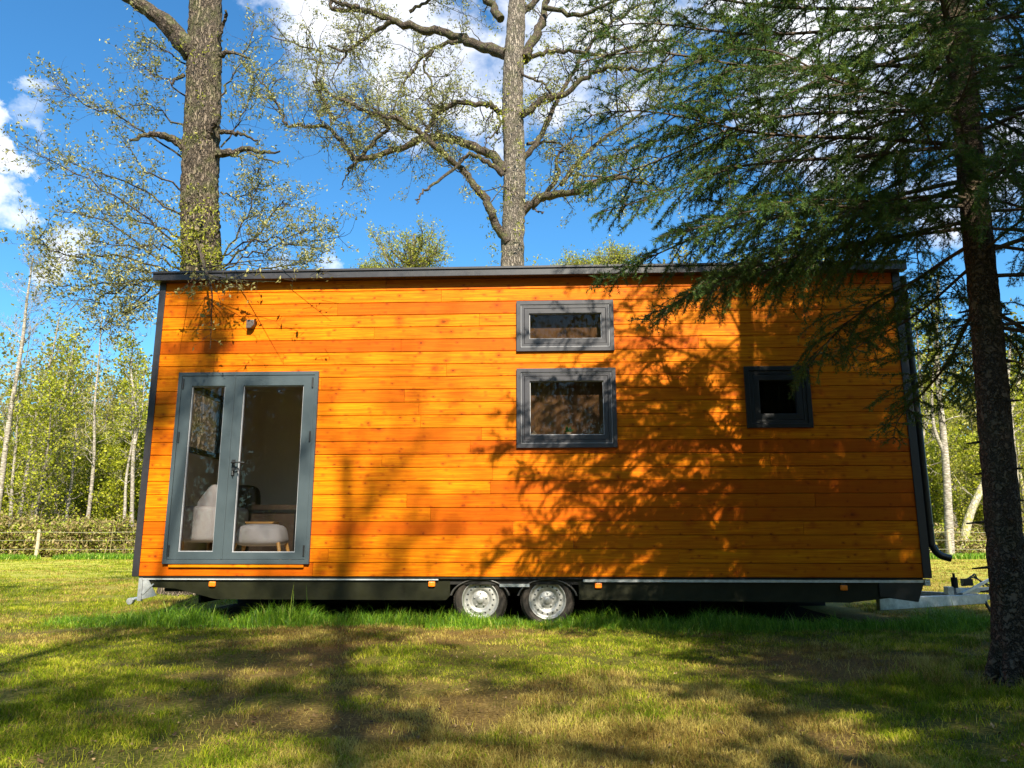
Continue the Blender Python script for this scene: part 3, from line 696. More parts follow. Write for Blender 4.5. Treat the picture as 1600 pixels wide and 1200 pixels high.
# ---- centre oak with spreading crooked limbs
def centre_oak():
    rs = RS(33); Y = 22.0
    t = empty('oak_tree', (0,0,0), label='tall pale oak with spreading crooked limbs behind the middle of the house', cat='tree')
    px = lambda w: w/CF*Y*.97
    p1 = at(800,425,Y); base = np.array([p1[0]-.1, Y, -.05]); top = at(808,-200,Y)
    P = [base, p1, at(803,330,Y), at(804,250,Y), at(801,170,Y), at(803,90,Y), at(808,0,Y), at(806,-100,Y), top, at(800,-420,Y)]
    g = G(); Q = smooth_line(P, 16)
    R = np.interp(Q[:,2], [0,p1[2],P[5][2],P[6][2],top[2],P[9][2]], [px(26),px(19.5),px(18),px(15),px(10),px(3)])
    tube(g, Q, R, 30, 0, rough=.07, rs=rs); g.build('trunk', M['bark_oak2'], t, smooth=True)
    c = lambda L: [(400+a*.375, b*.375) for a,b in L]
    limbs = [
     (c([(1050,1010),(985,900),(950,820),(890,750),(840,690),(720,590),(600,500),(480,470),(330,410),(250,340)]),10,3,-.3),
     (c([(1045,720),(1000,660),(900,610),(790,575),(700,575),(600,620),(430,660),(390,640),(310,540),(210,525),(130,520),(80,420),(10,330)]),11,2,.2),
     (c([(430,660),(400,690),(380,720),(350,790)]),4,1,.2),
     (c([(440,650),(500,580),(550,540),(540,510),(480,470)]),5,3,.1),
     (c([(1045,490),(1000,455),(950,435),(840,430),(760,470),(720,530),(700,575)]),6.5,5,-.2),
     (c([(1030,730),(950,670),(880,650),(830,700),(740,770),(690,800),(670,850)]),6,1.5,-.5),
     (c([(1040,225),(920,185),(800,140),(640,110),(540,75),(440,40),(320,40),(310,-20)]),13,4,.35),
     (c([(560,90),(470,150),(390,210),(340,280)]),6,2,.2),
     (c([(860,170),(740,200),(650,300),(600,370),(570,480)]),5,2,.5),
     (c([(1020,80),(970,10),(900,-60),(700,-150)]),10,4,.2),
     (c([(640,50),(720,0),(800,-60)]),5,2,.6),
     (c([(740,210),(700,270),(730,350),(720,420),(760,470)]),3,2,.2),
     (c([(300,190),(380,210),(470,150)]),3,3,.2),
     (c([(330,500),(290,430),(250,350),(265,220),(180,190),(60,150)]),4,1.5,.4),
     (c([(1110,480),(1200,410),(1280,390),(1400,310),(1500,280),(1600,290),(1720,300)]),8,3,-.3),
     (c([(1060,715),(1150,620),(1220,500),(1250,420),(1340,270),(1400,180),(1500,80),(1600,20)]),7,3,.4),
     (c([(1100,890),(1170,830),(1250,810),(1350,790),(1460,745),(1560,750),(1640,780)]),11,2.5,-.2),
     (c([(1200,820),(1260,730),(1250,680),(1270,630),(1330,560)]),6,2,.3),
     (c([(1270,770),(1350,670),(1430,590),(1540,520),(1640,450),(1760,400)]),6,2,.6),
     (c([(1090,270),(1200,220),(1320,215),(1450,230),(1600,180),(1750,160)]),6,2.5,.1),
     (c([(1120,240),(1180,120),(1210,0),(1260,-120),(1300,-300)]),11,4,.3),
     (c([(1300,730),(1450,735),(1600,750),(1700,800)]),3,1.5,.3),
     (c([(1080,250),(1110,310),(1200,350),(1230,400)]),3,3,-.3),
     (c([(1130,600),(1210,590),(1260,600),(1330,640)]),4,1.5,.4),
     (c([(1010,480),(1010,540),(960,580),(950,620)]),3,1,-.4),
     (c([(1150,870),(1190,885),(1195,890)]),2,1,-.2),
     (c([(430,30),(330,0),(250,-60)]),6,2,.2),
     (c([(1200,30),(1350,60),(1500,0),(1650,-40)]),6,2,-.3),
     (c([(1100,60),(1250,-60),(1450,-140)]),8,3,.5),
     (c([(240,340),(270,400),(300,450),(320,520)]),3.5,3,.2),
    ]
    g = G(); g2 = G(); tips = []; ytips = []
    for pts, ra, rb, sw in limbs:
        P = []; n = len(pts); L = 0
        ph = rs.rand()*6
        for k,(u,v) in enumerate(pts):
            dist = abs(u-803)/CF*Y
            P.append(at(u, v, Y + sw*dist*.9 + .18*math.sin(ph+k)))
        Q = smooth_line(P, 6); Q[2:-1] += rs.randn(len(Q)-3,3)*.03
        tube(g, Q, np.linspace(px(ra)*.92, px(rb)*.8, len(Q))*.86, 9, 0, rough=.14, rs=rs, caps=True)
        dead = len(pts) <= 4 and rb <= 1.5 or rb == 1.5 and sw < -.4
        if dead: continue
        step = 1
        for k in range(4, len(Q)-1, step):
            frac = k/len(Q)
            for _ in range(2 if frac > .3 else 1):
                if rs.rand() > (.22+.42*frac): continue
                d = Q[k+1]-Q[k]; d /= np.linalg.norm(d)+1e-9; q = rs.randn(3)+[0,0,.25]; q -= d*np.dot(q,d); q /= np.linalg.norm(q)
                near = Q[k][2] > 12.3
                grow(g2, ytips if (rs.rand() < .35 and Q[k][0] > -.8) else tips, (Q[k], d*.6+q), rs.uniform(.6,1.7), .022, 2, rs, 3, .55, .1, K=4, minr=.007)
    g.build('limbs', M['bark_limb'], t, smooth=True); g2.build('twigs', M['bark_limb'], t)
    lg = G(); T = np.array(tips); leaves(lg, T[rs.rand(len(T)) < .50], 3, .06, .085, rs)
    lg.build('crown', M['leaf_oak'], t)
    # upright trunk shoots, yellow-green
    for k in range(70):
        z = rs.uniform(8.5,17) if k % 3 else rs.uniform(4.5,8); i = np.argmin(abs(Q_trunk[:,2]-z)) if False else None
        a = rs.rand()*6.28; p = np.array([at(803,90,Y)[0]+math.cos(a)*.33, Y+math.sin(a)*.33, z])
        grow(g2, ytips, (p, (math.cos(a),math.sin(a),.3)), rs.uniform(.3,1.0), .012, 1, rs, 4, .5, .1, K=3, minr=.006)
    lg = G(); T = np.array(ytips); leaves(lg, T[rs.rand(len(T)) < .6], 2, .07, .085, rs); lg.build('crown', M['leaf_yel'], t, label='yellow green young leaves near the trunk')
centre_oak()

# ---- generic broadleaf trees (wood behind the field)
def proto_tree(seed, H, R0, bark, leafm, kids=5, leafn=4, leafsize=.16, stems=1, first=.25, spread=1.6, sparse=1.0, lean=0.0, depth=2, fine=.010):
    rs = RS(seed); g = G(); g2 = G(); tips = []
    for s in range(stems):
        a = rs.rand()*6.28; off = np.array([math.cos(a), math.sin(a), 0])*(.0 if stems == 1 else .25)
        P = [off+[0,0,-.1]]; d = np.array([off[0]*.5+lean, off[1]*.5, 0])
        for k in range(1,6): P.append(P[-1]+np.array([d[0]*H*.12+rs.randn()*.14, d[1]*H*.12+rs.randn()*.14, H/5]))
        Q = smooth_line(P, 5); R = np.linspace(R0, R0*.15, len(Q)); tube(g, Q, R, 8, 0, rough=.08, rs=rs)
        for k in range(int(len(Q)*first), len(Q)-1):
            f = k/len(Q)
            for _ in range(2 if rs.rand() < .6 else 1):
                a = rs.rand()*6.28
                grow(g2, tips, (Q[k], (math.cos(a), math.sin(a), .55)), spread*(1.15-f*.75)*rs.uniform(.6,1.2), R0*.28*(1.1-f), depth, rs, kids, .5, .22, K=4, minr=fine)
    lg = G(); T = np.array(tips); T = T[rs.rand(len(T)) < sparse]
    if len(T) and leafn: leaves(lg, T, leafn, .16, leafsize, rs, narrow=.7)
    return g.mesh('trunk', bark, True), g2.mesh('boughs', M['bark_dark'] if bark is not M['bark_pale'] else bark), (lg.mesh('crown', leafm) if lg.n else None)
protos = [
 proto_tree(101, 11.5, .13, M['bark_pale'], M['leaf_wood'], 3, 3, .14, 1, .3, 1.7, .30),
 proto_tree(102, 12.5, .16, M['bark_dark'], M['leaf_wood2'], 3, 3, .14, 1, .2, 2.0, .45),
 proto_tree(103, 9.5, .10, M['bark_dark'], M['leaf_wood'], 3, 3, .13, 3, .12, 1.5, .30),
 proto_tree(104, 13.0, .12, M['bark_pale'], M['leaf_wood2'], 3, 2, .12, 1, .35, 1.6, .12),
 proto_tree(105, 7.0, .08, M['bark_dark'], M['leaf_wood'], 4, 3, .15, 2, .08, 1.7, .5),
 proto_tree(106, 12.0, .15, M['bark_moss'], M['leaf_wood'], 3, 4, .15, 1, .2, 2.1, .35),
]
def put_tree(pr, x, y, sc, rz, label, group=None, name='woodland_tree', cat='tree', tilt=0.0):
    e = empty(name, (x,y,0), rz, label=label, cat=cat, group=group); e.scale = (sc,sc,sc*1.0); e.rotation_euler = (tilt*.6, tilt, rz)
    for nm, me in zip(('trunk','boughs','crown'), pr):
        if me is None: continue
        o = bpy.data.objects.new(nm, me); COL.objects.link(o); o.parent = e
    return e
rs = RS(77); GL = ['slim pale stemmed tree with thin spring leaves in the wood', 'taller dark stemmed tree with olive leaves in the wood',
 'bushy many stemmed tree with fresh green leaves in the wood', 'nearly bare pale tree in the wood', 'low leafy understorey tree in the wood', 'mossy stemmed tree with light green leaves in the wood']
spots = []
for side in (-1, 1):
    n = 46 if side < 0 else 40; tries = 0
    while n and tries < 4000:
        tries += 1
        y = rs.uniform(37,56); u = rs.uniform(.40,.76) if side < 0 else rs.uniform(.30,.76)
        x = side*u*y
        if all((x-a)**2+(y-b)**2 > 2.0 for a,b in spots): spots.append((x,y)); n -= 1
for (x,y) in spots:
    k = rs.choice(6, p=[.2,.17,.2,.13,.15,.15]); sc = rs.uniform(.72,1.0)
    if x > 0: sc *= 1.05
    put_tree(protos[k], x, y, sc, rs.rand()*6.28, GL[k]+(' left of the house' if x < 0 else ' right of the house'), 'trees of the wood '+('left' if x < 0 else 'right')+' of the house', tilt=rs.uniform(-.06,.06))

# leafy tops above the roof
def round_crown(u, v, Y, rad, seed, label, leafn=5):
    rs = RS(seed); c = at(u, v, Y); t = empty('field_tree', (c[0], Y, 0), 0, label=label, cat='tree')
    g = G(); H = c[2]+rad*.3; P = smooth_line([(0,0,-.1),(.15,0,H*.45),(-.05,.1,H*.8),(.05,0,H)], 8); tube(g, P, np.linspace(.22,.05,len(P)), 10, 0, rough=.07, rs=rs); g.build('trunk', M['bark_dark'], t, smooth=True)
    g = G(); tips = []
    for k in range(46):
        d = rs.randn(3); d /= np.linalg.norm(d); d[2] = abs(d[2])*1.0-.35; e = np.array([0,0,c[2]-.2])+d*np.array([rad*1.05,rad,rad*.95])*(.75+.25*rs.rand())*(1+.22*math.sin(3*math.atan2(d[2],d[0])+seed))
        b = np.array([0,0,c[2]-rad*rs.uniform(.3,1.3)]); mid = (b+e)/2+rs.randn(3)*.25-np.array([0,0,.1])
        Q = smooth_line([b,mid,e], 6); tube(g, Q, np.linspace(.055,.010,len(Q)), 4)
        for q in Q[4:]:
            for _ in range(2): pts = sprig(g, (q, (e-b)*.5+rs.randn(3)*1.2), rs.uniform(.25,.75), .011, rs, 3, .5, .15, 5); tips += list(pts[2:])
    g.build('boughs', M['bark_dark'], t)
    lg = G(); T = np.array(tips); leaves(lg, T[rs.rand(len(T)) < .38], leafn, .10, .095, rs, narrow=.6); lg.build('crown', M['leaf_yel'], t)
round_crown(645, 385, 34, 2.15, 501, 'round yellow green treetop showing above the middle of the roof')
round_crown(582, 428, 37, .8, 502, 'small yellow treetop just left of the round treetop above the roof')
round_crown(905, 420, 36, 1.15, 503, 'leafy yellow green treetop above the roof right of the tall oak')
round_crown(960, 405, 40, 1.5, 504, 'loose pale treetop above the roof beside the fir branches')
for i,(u,k,s_) in enumerate(((1080,1,1.15),(1160,5,1.2),(1250,1,1.25),(1330,5,1.25),(1410,0,1.2))):
    p = at(u, 500, 35+i); put_tree(protos[k], p[0], 35+i, s_, i*1.3, 'treetop half hidden behind the fir branches above the roof', 'treetops behind the fir branches', name='field_tree')

# traced pale stems in front of the wood
def stem_tree(label, pts, Y_, r0, r1, bark, leafm, nkid=26, L=1.6, sparse=.25, leafn=2, name='birch_tree', extra=None, seed=1, fine=.009, depth=2):
    Y = Y_+4.2; r0 *= 1.1; r1 *= 1.1
    rs = RS(seed); t = empty(name, (0,0,0), label=label, cat='tree')
    g = G(); P = [at(u,v,Y) for u,v in pts]; P[0][2] = -.05
    Q = smooth_line(P, 8); tube(g, Q, np.linspace(r0,r1,len(Q)), 10, 0, rough=.07, rs=rs); 
    for ex, ra in (extra or []):
        q = smooth_line([at(u,v,Y) for u,v in ex], 6); tube(g, q, np.linspace(ra,ra*.4,len(q)), 8, 0, rough=.07, rs=rs)
    g.build('trunk', bark, t, smooth=True)
    g = G(); tips = []
    for k in range(nkid):
        i = rs.randint(int(len(Q)*.35), len(Q)-1); f = i/len(Q); a = rs.rand()*6.28
        grow(g, tips, (Q[i], (math.cos(a), math.sin(a), .8)), L*(1.2-.7*f)*rs.uniform(.6,1.2), r0*.3*(1.1-f), depth, rs, 4, .35, .25, K=3, minr=fine)
    if nkid: g.build('boughs', bark, t)
    if sparse:
        lg = G(); T = np.array(tips); leaves(lg, T[rs.rand(len(T)) < sparse], leafn, .12, .13, rs, narrow=.7)
        if lg.n: lg.build('crown', leafm, t)
stem_tree('leaning bare pale birch at the far left edge', [(-6,815),(0,770),(14,660),(34,540),(42,470),(52,400)], 33, .15, .03, M['bark_pale'], M['leaf_wood'], 34, 2.0, .0, seed=5, depth=3, fine=.007)
stem_tree('slim pale tree leaning right, second from the left edge', [(28,812),(45,720),(62,620),(80,560),(92,500)], 34.5, .09, .03, M['bark_pale'], M['leaf_wood'], 22, 1.4, .25, seed=6)
stem_tree('slim pale tree with a bent stem, third from the left edge', [(58,812),(75,730),(92,650),(105,590),(120,520)], 34, .09, .02, M['bark_pale'], M['leaf_wood'], 22, 1.4, .3, seed=7, extra=[([(80,700),(100,640),(118,600)],.05)])
stem_tree('pale multi branched tree beside the left corner of the house', [(212,800),(208,720),(214,650),(205,580),(210,520)], 34, .10, .02, M['bark_pale'], M['leaf_wood'], 26, 1.3, .3, seed=8, extra=[([(210,700),(222,640),(226,590)],.05)])
stem_tree('speckled white forked birch just right of the house', [(1481,838),(1480,760),(1474,680),(1466,600),(1463,520),(1466,430)], 30, .175, .06, M['bark_pale'], M['leaf_wood'], 18, 1.6, .3, seed=9, extra=[([(1474,705),(1460,670),(1456,620),(1460,560)],.09)])
stem_tree('mossy yellow trunk leaning right behind the fir trunk', [(1499,850),(1512,815),(1530,770),(1552,720),(1580,640),(1600,560)], 31, .20, .07, M['bark_moss'], M['leaf_wood'], 12, 1.5, .3, name='leaning_tree', seed=10)
stem_tree('thin pale curved tree hugging the right corner of the house', [(1440,830),(1438,720),(1446,650),(1437,580),(1430,480)], 32, .10, .04, M['bark_pale'], M['leaf_wood'], 14, 1.3, .3, seed=11)
stem_tree('pale crooked tree at the right edge beyond the fir trunk', [(1592,860),(1588,760),(1582,680),(1575,610),(1580,520)], 31, .13, .05, M['bark_pale'], M['leaf_wood'], 14, 1.3, .3, seed=12)

rb = RS(88)
for k in range(34):
    a = math.radians(rb.uniform(-78,78)); R_ = rb.uniform(15,30)
    put_tree(protos[(0,1,2,4,5)[k%5]], math.sin(a)*R_, -1-math.cos(a)*R_, rb.uniform(.8,1.0), rb.rand()*6.28, 'leafy tree of the wood behind the viewer', 'trees of the wood behind the viewer')
# far wood: nobody can count it
def far_wood():
    g = G(); rs = RS(9); tips = []
    for k in range(300):
        side = -1 if k % 2 else 1; y = rs.uniform(58,78); x = side*rs.uniform(.28,.85)*y; h = rs.uniform(11,19)
        lean = rs.randn(2)*.5
        P = np.array([(x,y,-.2),(x+lean[0]*.4,y,h*.4),(x+lean[0],y+lean[1],h)]); tube(g, smooth_line(P,3), np.linspace(.13,.03,7), 4, 0, rs.rand())
        for _ in range(30):
            z = h*rs.uniform(.03,1.0)**1.2; tips.append((x+rs.randn()*1.2, y+rs.randn()*1.3, z))
    for k in range(150):
        a = rs.uniform(-1.6,1.6); R_ = rs.uniform(32,40); x = math.sin(a)*R_; y = -2-math.cos(a)*R_; h = rs.uniform(12,17)
        tube(g, np.array([(x,y,-.2),(x,y,h*.5),(x,y,h)]), np.array([.14,.1,.03]), 4, 0, rs.rand())
        for _ in range(46): tips.append((x+rs.randn()*1.5, y+rs.randn()*1.3, h*rs.uniform(.03,1.0)))
    leaves(g, np.array(tips), 22, .65, .30, rs, mat=1, narrow=.8)
    o = g.build('far_wood', [M['bark_dark'], M['leaf_wood2']]); tag(o, 'dense mass of thin leafy trees deep in the wood round the field', 'wood', kind='stuff')
far_wood()
def scrub():
    g = G(); rs = RS(19)
    n = 15000; side = np.where(rs.rand(n) < .5, -1, 1); y = rs.uniform(34.6,41,n); x = side*rs.uniform(.30,.76,n)*y
    hh = .25+1.1*vn(x, y, .35, 4)+.75*vn(x,y,1.1,6)
    C = np.stack([x, y, hh*rs.rand(n)**.7], 1); leaves(g, C[:9000], 16, .15, .16, rs, narrow=.5, bias=.3); leaves(g, C[9000:], 16, .12, .10, rs, narrow=.3, bias=1.2)
    for k in range(420):
        sd = -1 if rs.rand() < .5 else 1; y0 = rs.uniform(34.3,40); x0 = sd*rs.uniform(.30,.76)*y0; h = rs.uniform(.5,1.9); a = rs.randn(2)*.5
        P = [(x0,y0,0),(x0+a[0]*.4,y0+a[1]*.4,h*.8),(x0+a[0]*1.2,y0+a[1],h*rs.uniform(.6,1.0))]
        tube(g, smooth_line(P,3), .012, 3, 0, rs.uniform(.25,.6))
    o = g.build('undergrowth', M['scrub']); tag(o, 'tangled dry bramble and green scrub along the edge of the wood', 'undergrowth', kind='stuff')
scrub()

# ---- conifers
def fir_branch(seed, L=2.4, dens=1.0, nl=.027, nw=.0052, nn=34, step=.040):
    rs = RS(seed); g = G(); x = np.linspace(0,1,16); drp = rs.uniform(.04,.17)
    bend = rs.uniform(-.3,.3); P = np.stack([x*L, .16*np.sin(x*5+rs.rand()*6)*x+bend*x*x*.7, .18*x-.55*x**2.2+.15*x**4+.05*np.sin(x*9+seed)*x], 1)
    tube(g, P, np.linspace(.016,.003,16), 5, 0)
    segs = []
    m = int(L/.085*dens)
    for i in range(m):
        f = .12+.88*(i+rs.rand())/m; b = np.array([np.interp(f,x,P[:,k]) for k in range(3)])
        for sd in (-1,1):
            if rs.rand() < .12: continue
            Ls = (.22+.62*math.sin(min(1,f*1.35)*math.pi*.9)**1.0*(1-f*.35))*rs.uniform(.55,1.15)*(L/2.4)
            Ls = max(.12, Ls*(1.0 if f < .9 else .5))
            ang = rs.uniform(.5,1.35); d = np.array([math.cos(ang), sd*math.sin(ang), rs.uniform(-.45,.55)])
            q = [b]; ns = 6
            for k in range(ns):
                d = d+np.array([.05,0,-drp])+rs.randn(3)*.11; d /= np.linalg.norm(d); q.append(q[-1]+d*Ls/ns)
            q = np.array(q); tube(g, q, np.linspace(.0055,.0018,len(q)), 3, 0)
            mt = max(2, int(Ls/step))
            for j in range(mt):
                t = .08+.92*(j+rs.rand()*.6)/mt; kk = min(int(t*ns), ns-1); p = q[kk]+(q[kk+1]-q[kk])*(t*ns-kk)
                dd = q[kk+1]-q[kk]; dd /= np.linalg.norm(dd); pr = np.cross(dd,[0,0,1]); pr /= np.linalg.norm(pr)+1e-9
                s2 = 1 if j % 2 else -1
                v = dd*.75+pr*s2*.8*rs.uniform(.3,1)+np.array([0,0,rs.uniform(-.6,.4)]); v /= np.linalg.norm(v)
                l2 = rs.uniform(.05,.13)*(1.1-.5*t); segs.append((p, p+v*l2+np.array([0,0,-.012])))
            for k in range(2,ns): segs.append((q[k],q[k+1]))
    A = np.array([s[0] for s in segs]); B = np.array([s[1] for s in segs]); m = len(A)
    # thin woody core of every twiglet
    D = B-A; W = np.cross(D,[0,0,1.0]); W /= np.linalg.norm(W,axis=1,keepdims=True)+1e-9; W *= .0012
    g.add(np.stack([A-W,A+W,B],1).reshape(-1,3), np.arange(m*3).reshape(m,3), 0)
    LN = np.linalg.norm(D,axis=1); cnt = np.maximum(5,(LN/.10*nn).astype(int)); idx = np.repeat(np.arange(m), cnt); k = len(idx)
    t = rs.rand(k,1); b = A[idx]+D[idx]*t; ax = D[idx]/LN[idx][:,None]; q = rs.randn(k,3); q -= ax*np.sum(q*ax,1,keepdims=True); q /= np.linalg.norm(q,axis=1,keepdims=True)
    dv = ax*.65+q*.85; dv /= np.linalg.norm(dv,axis=1,keepdims=True); w = np.cross(dv, rs.randn(k,3)); w /= np.linalg.norm(w,axis=1,keepdims=True); w *= nw/2
    tip = b+dv*nl*(.7+.6*rs.rand(k,1))
    tw = rs.rand(m)[idx]*.7+.3*rs.rand(k)
    g.add(np.stack([b-w,b+w,tip],1).reshape(-1,3), np.arange(k*3).reshape(k,3), 1, np.repeat(tw,3))
    return g.mesh('fir_branch', [M['twig'], M['needle']])
FB = [fir_branch(200+i, 2.4, .84) for i in range(6)]
FC = [fir_branch(220+i, 2.4, .85, .045, .020, 15, .05) for i in range(4)]     # coarser, for trees outside the picture
def dead_branch(seed):
    rs = RS(seed); g = G(); tips = []
    grow(g, tips, ((0,0,0),(1,0,-.25)), 1.5, .011, 2, rs, 5, .28, -.22, K=4, minr=.0022, spreadang=.75); return g.mesh('bare_branch', M['twig'])
DB = [dead_branch(240+i) for i in range(4)]
def branch_obj(par, me, loc, az, pitch, sc, roll=0.0, name='branch'):
    o = bpy.data.objects.new(name, me); COL.objects.link(o); o.parent = par; o.location = loc
    o.rotation_euler = (roll, -pitch, az); o.scale = (sc,sc,sc); return o

def near_fir():
    rs = RS(55)
    r = ray(1590,1070); k = CH/-r[2]; base = r*k; base[2] = -.05; base = np.array([base[0], base[1], -.05])
    t = empty('fir_tree', base, 0, label='dark fir with straight brown trunk and drooping needle branches at the right front', cat='tree')
    Y = base[1]
    def loc(u,v): return at(u,v,Y)-base
    P = [np.zeros(3), loc(1566,800), loc(1541,500), loc(1502,120), loc(1490,0)]
    d = (P[4]-P[2]); d /= d[2]; P += [P[4]+d*2, P[4]+d*6]
    g = G(); Q = smooth_line(P, 20); R = np.interp(Q[:,2], [0,1,2.2,4,6,10.5], [.112,.098,.092,.083,.07,.02])*(1+.22*np.exp(-Q[:,2]/.25))
    tube(g, Q, R, 36, 0, rough=.07, rs=rs)
    for k in range(7):
        a = k*.9+rs.rand()*.5; c_, s_ = math.cos(a), math.sin(a); L_ = rs.uniform(.14,.24)
        tube(g, smooth_line([(c_*.06,s_*.06,.30),(c_*.13,s_*.13,.13),(c_*L_,s_*L_,-.02)],5), np.linspace(.05,.03,11), 10, 0, rough=.12, rs=rs)
    for k in range(26):
        z = rs.uniform(.2,2.6); a = rs.rand()*6.28; p_ = np.array([np.interp(z,Q[:,2],Q[:,i]) for i in range(3)]); dv = np.array([math.cos(a),math.sin(a),-.1]); L_ = rs.uniform(.02,.10)
        tube(g, np.array([p_+dv*.08, p_+dv*(.105+L_)]), [.012,.005], 6, 0, caps=True)
    g.build('trunk', M['bark_fir'], t, smooth=True)
    def tp(z): return np.array([np.interp(z,Q[:,2],Q[:,i]) for i in range(3)])
    # (height, azimuth deg (180 = towards picture left, 90 = away), pitch deg, scale)
    LST = []
    for k in range(38):
        z = 2.8+k*.20
        az = (k*137.5+rs.uniform(-25,25)) % 360
        Lf = 1.12 if z < 5.2 else max(.25, 1.12*(10.6-z)/5.4)
        LST.append((z, az, rs.uniform(-14,12) if z < 5 else rs.uniform(0,25), Lf*rs.uniform(.75,1.05)))
    for z, az, pi_, sc in LST:
        branch_obj(t, FB[rs.randint(6)], tp(z), math.radians(az), math.radians(pi_), sc, rs.uniform(-.3,.3))
    # left-hand boughs that hang over the wall
    for z, az, pi_, sc in ((3.3,135,-2,1.15),(3.6,110,0,1.1),(4.0,125,2,1.1),(4.55,172,4,1.12),(4.2,186,-2,1.18),(3.9,165,2,1.15),(3.6,178,-4,1.1),(3.35,160,-4,1.12),(3.15,187,-3,.95),(3.05,150,-2,1.0),
                           (5.0,180,8,1.1),(5.3,168,10,1.05),(3.2,200,-6,.85),(3.8,205,0,.95),(4.4,150,0,1.15),(2.9,100,-5,1.0),(2.6,60,-8,1.0),(2.3,-20,-5,.8)):
        branch_obj(t, FB[rs.randint(6)], tp(z), math.radians(az), math.radians(pi_), sc, rs.uniform(-.25,.25))
    for k in range(30):
        z = 2.3+k*.115; branch_obj(t, FB[rs.randint(6)], tp(z), math.radians(rs.choice([rs.uniform(20,95), rs.uniform(-60,10)])), math.radians(rs.uniform(-16,4)), rs.uniform(.7,1.05), rs.uniform(-.5,.5))
    for k in range(11):
        branch_obj(t, FB[rs.randint(6)], tp(2.8+k*.19), math.radians(rs.uniform(195,300)), math.radians(rs.uniform(-8,10)), rs.uniform(.42,.68), rs.uniform(-.5,.5))
    for z, az in ((2.1,10),(2.4,40)):
        branch_obj(t, DB[rs.randint(4)], tp(z), math.radians(az), math.radians(rs.uniform(-10,10)), rs.uniform(.5,1.0), name='bare_branch')
near_fir()

def shade_fir(x, y, H, zlow, R, n, seed, label):
    rs = RS(seed); t = empty('fir_tree', (x,y,0), rs.rand()*6, label=label, cat='tree')
    g = G(); tube(g, smooth_line([(0,0,-.1),(.05,0,H*.5),(0,.05,H)], 8), np.linspace(.17,.02,17), 12, 0, rough=.05, rs=rs); g.build('trunk', M['bark_fir'], t, smooth=True)
    for k in range(n):
        f = (k+rs.rand())/n; z = zlow+(H-zlow)*f; L = R*(1-f**1.6*.85)
        branch_obj(t, FC[rs.randint(4)], (0,0,z), k*2.4, math.radians(rs.uniform(-8,12)), L/2.4*rs.uniform(.8,1.1), rs.uniform(-.3,.3))
shade_fir(6.3, -1.6, 14.6, 5.6, 3.6, 96, 301, 'tall fir standing behind the viewer on the right')
shade_fir(4.5, -3.4, 10.4, 2.0, 3.2, 96, 302, 'shorter dense fir added unseen behind the viewer on the right to cut sky light')  # unseen fir added to block sky fill and shade the right side

def shade_tree(x, y, H, zones, seed, label, r0=.16, leafsize=.10, lean=(0,0)):
    """broadleaf tree behind the viewer; zones = (z0,z1,count,length)"""
    rs = RS(seed); t = empty('oak_tree', (x,y,0), 0, label=label, cat='tree')
    g = G(); P = smooth_line([(0,0,-.1),(lean[0]*.5,lean[1]*.5,H*.5),(lean[0],lean[1],H)], 10)
    tube(g, P, np.linspace(r0*1.1,r0*.42,len(P)), 12, 0, rough=.05, rs=rs); g.build('trunk', M['bark_oak'], t, smooth=True)
    g = G(); tips = []
    for z0,z1,n,L in zones:
        for k in range(n):
            z = rs.uniform(z0,z1); a = rs.rand()*6.28; p = np.array([np.interp(z,P[:,2],P[:,i]) for i in range(3)])
            grow(g, tips if L > 0 else [], (p,(math.cos(a),math.sin(a),.25)), abs(L)*rs.uniform(.6,1.1), .035, 2, rs, 5, .5, .1, K=4, minr=.008)
    g.build('boughs', M['bark_limb'], t)
    lg = G(); T = np.array(tips); leaves(lg, T[rs.rand(len(T)) < .55], 3, .12, leafsize, rs, narrow=.7); lg.build('crown', M['leaf_shade'], t)
shade_tree(2.07, -9.0, 16.5, [(9.6,13.2,15,2.3),(14.6,16.3,6,-2.2)], 401, 'oak behind the viewer casting a straight trunk shadow on the lawn', .145, .13)
shade_tree(-2.8, -4.5, 14.3, [(5.5,9.3,11,2.2),(13.1,14.2,5,.95)], 402, 'oak behind the viewer on the left', .085, lean=(2.4,0))
shade_tree(6.6, -5.2, 13.5, [(6.0,12.5,16,2.4)], 403, 'oak further behind the viewer on the right', .17)
shade_tree(-7.5, 1.5, 11, [(5,10.5,18,2.4)], 404, 'oak standing outside the picture on the left', .15)

# ================================================================== GROUND
def gz(x, y): return .05*(vn(x,y,.35,1)-.5)+.022*(vn(x,y,1.7,2)-.5)
def dryf(x, y):
    d = .03+.55*vn(x,y,.75,11)+.3*vn(x,y,2.6,12)+.2*vn(x,y,7.0,13)
    d = d+.045*np.clip(x,-4,4)*.55
    return np.clip((d-.52)*5.0, 0, 1)
def barren(x, y): return vn(x,y,2.2,15)*.5+vn(x,y,6.5,16)*.35+vn(x,y,.9,17)*.35
def ground():
    xs = np.concatenate([-np.geomspace(400,13,24), np.arange(-12.5,12.6,.14), np.geomspace(13,400,24)])
    ys = np.concatenate([-np.geomspace(300,3.2,18), np.arange(-3,16,.14), np.geomspace(16.2,700,40)])
    X, Y = np.meshgrid(xs, ys, indexing='ij'); Z = gz(X,Y)*np.where((np.abs(X) < 14)&(Y < 30), 1, .3)
    V = np.stack([X,Y,Z],-1).reshape(-1,3); nx, ny = len(xs), len(ys)
    i = np.arange(nx-1)[:,None]*ny; j = np.arange(ny-1)[None,:]
    F = np.stack([i+j, i+ny+j, i+ny+j+1, i+j+1], -1).reshape(-1,4)
    g = G(); g.add(V, F, 0, .35+.3*vn(X,Y,9,5).ravel(), dryf(X,Y).ravel()); o = g.build('ground', M['ground'], smooth=True); tag(o, 'mown lawn and field of patchy turf', 'ground', kind='structure')
ground()
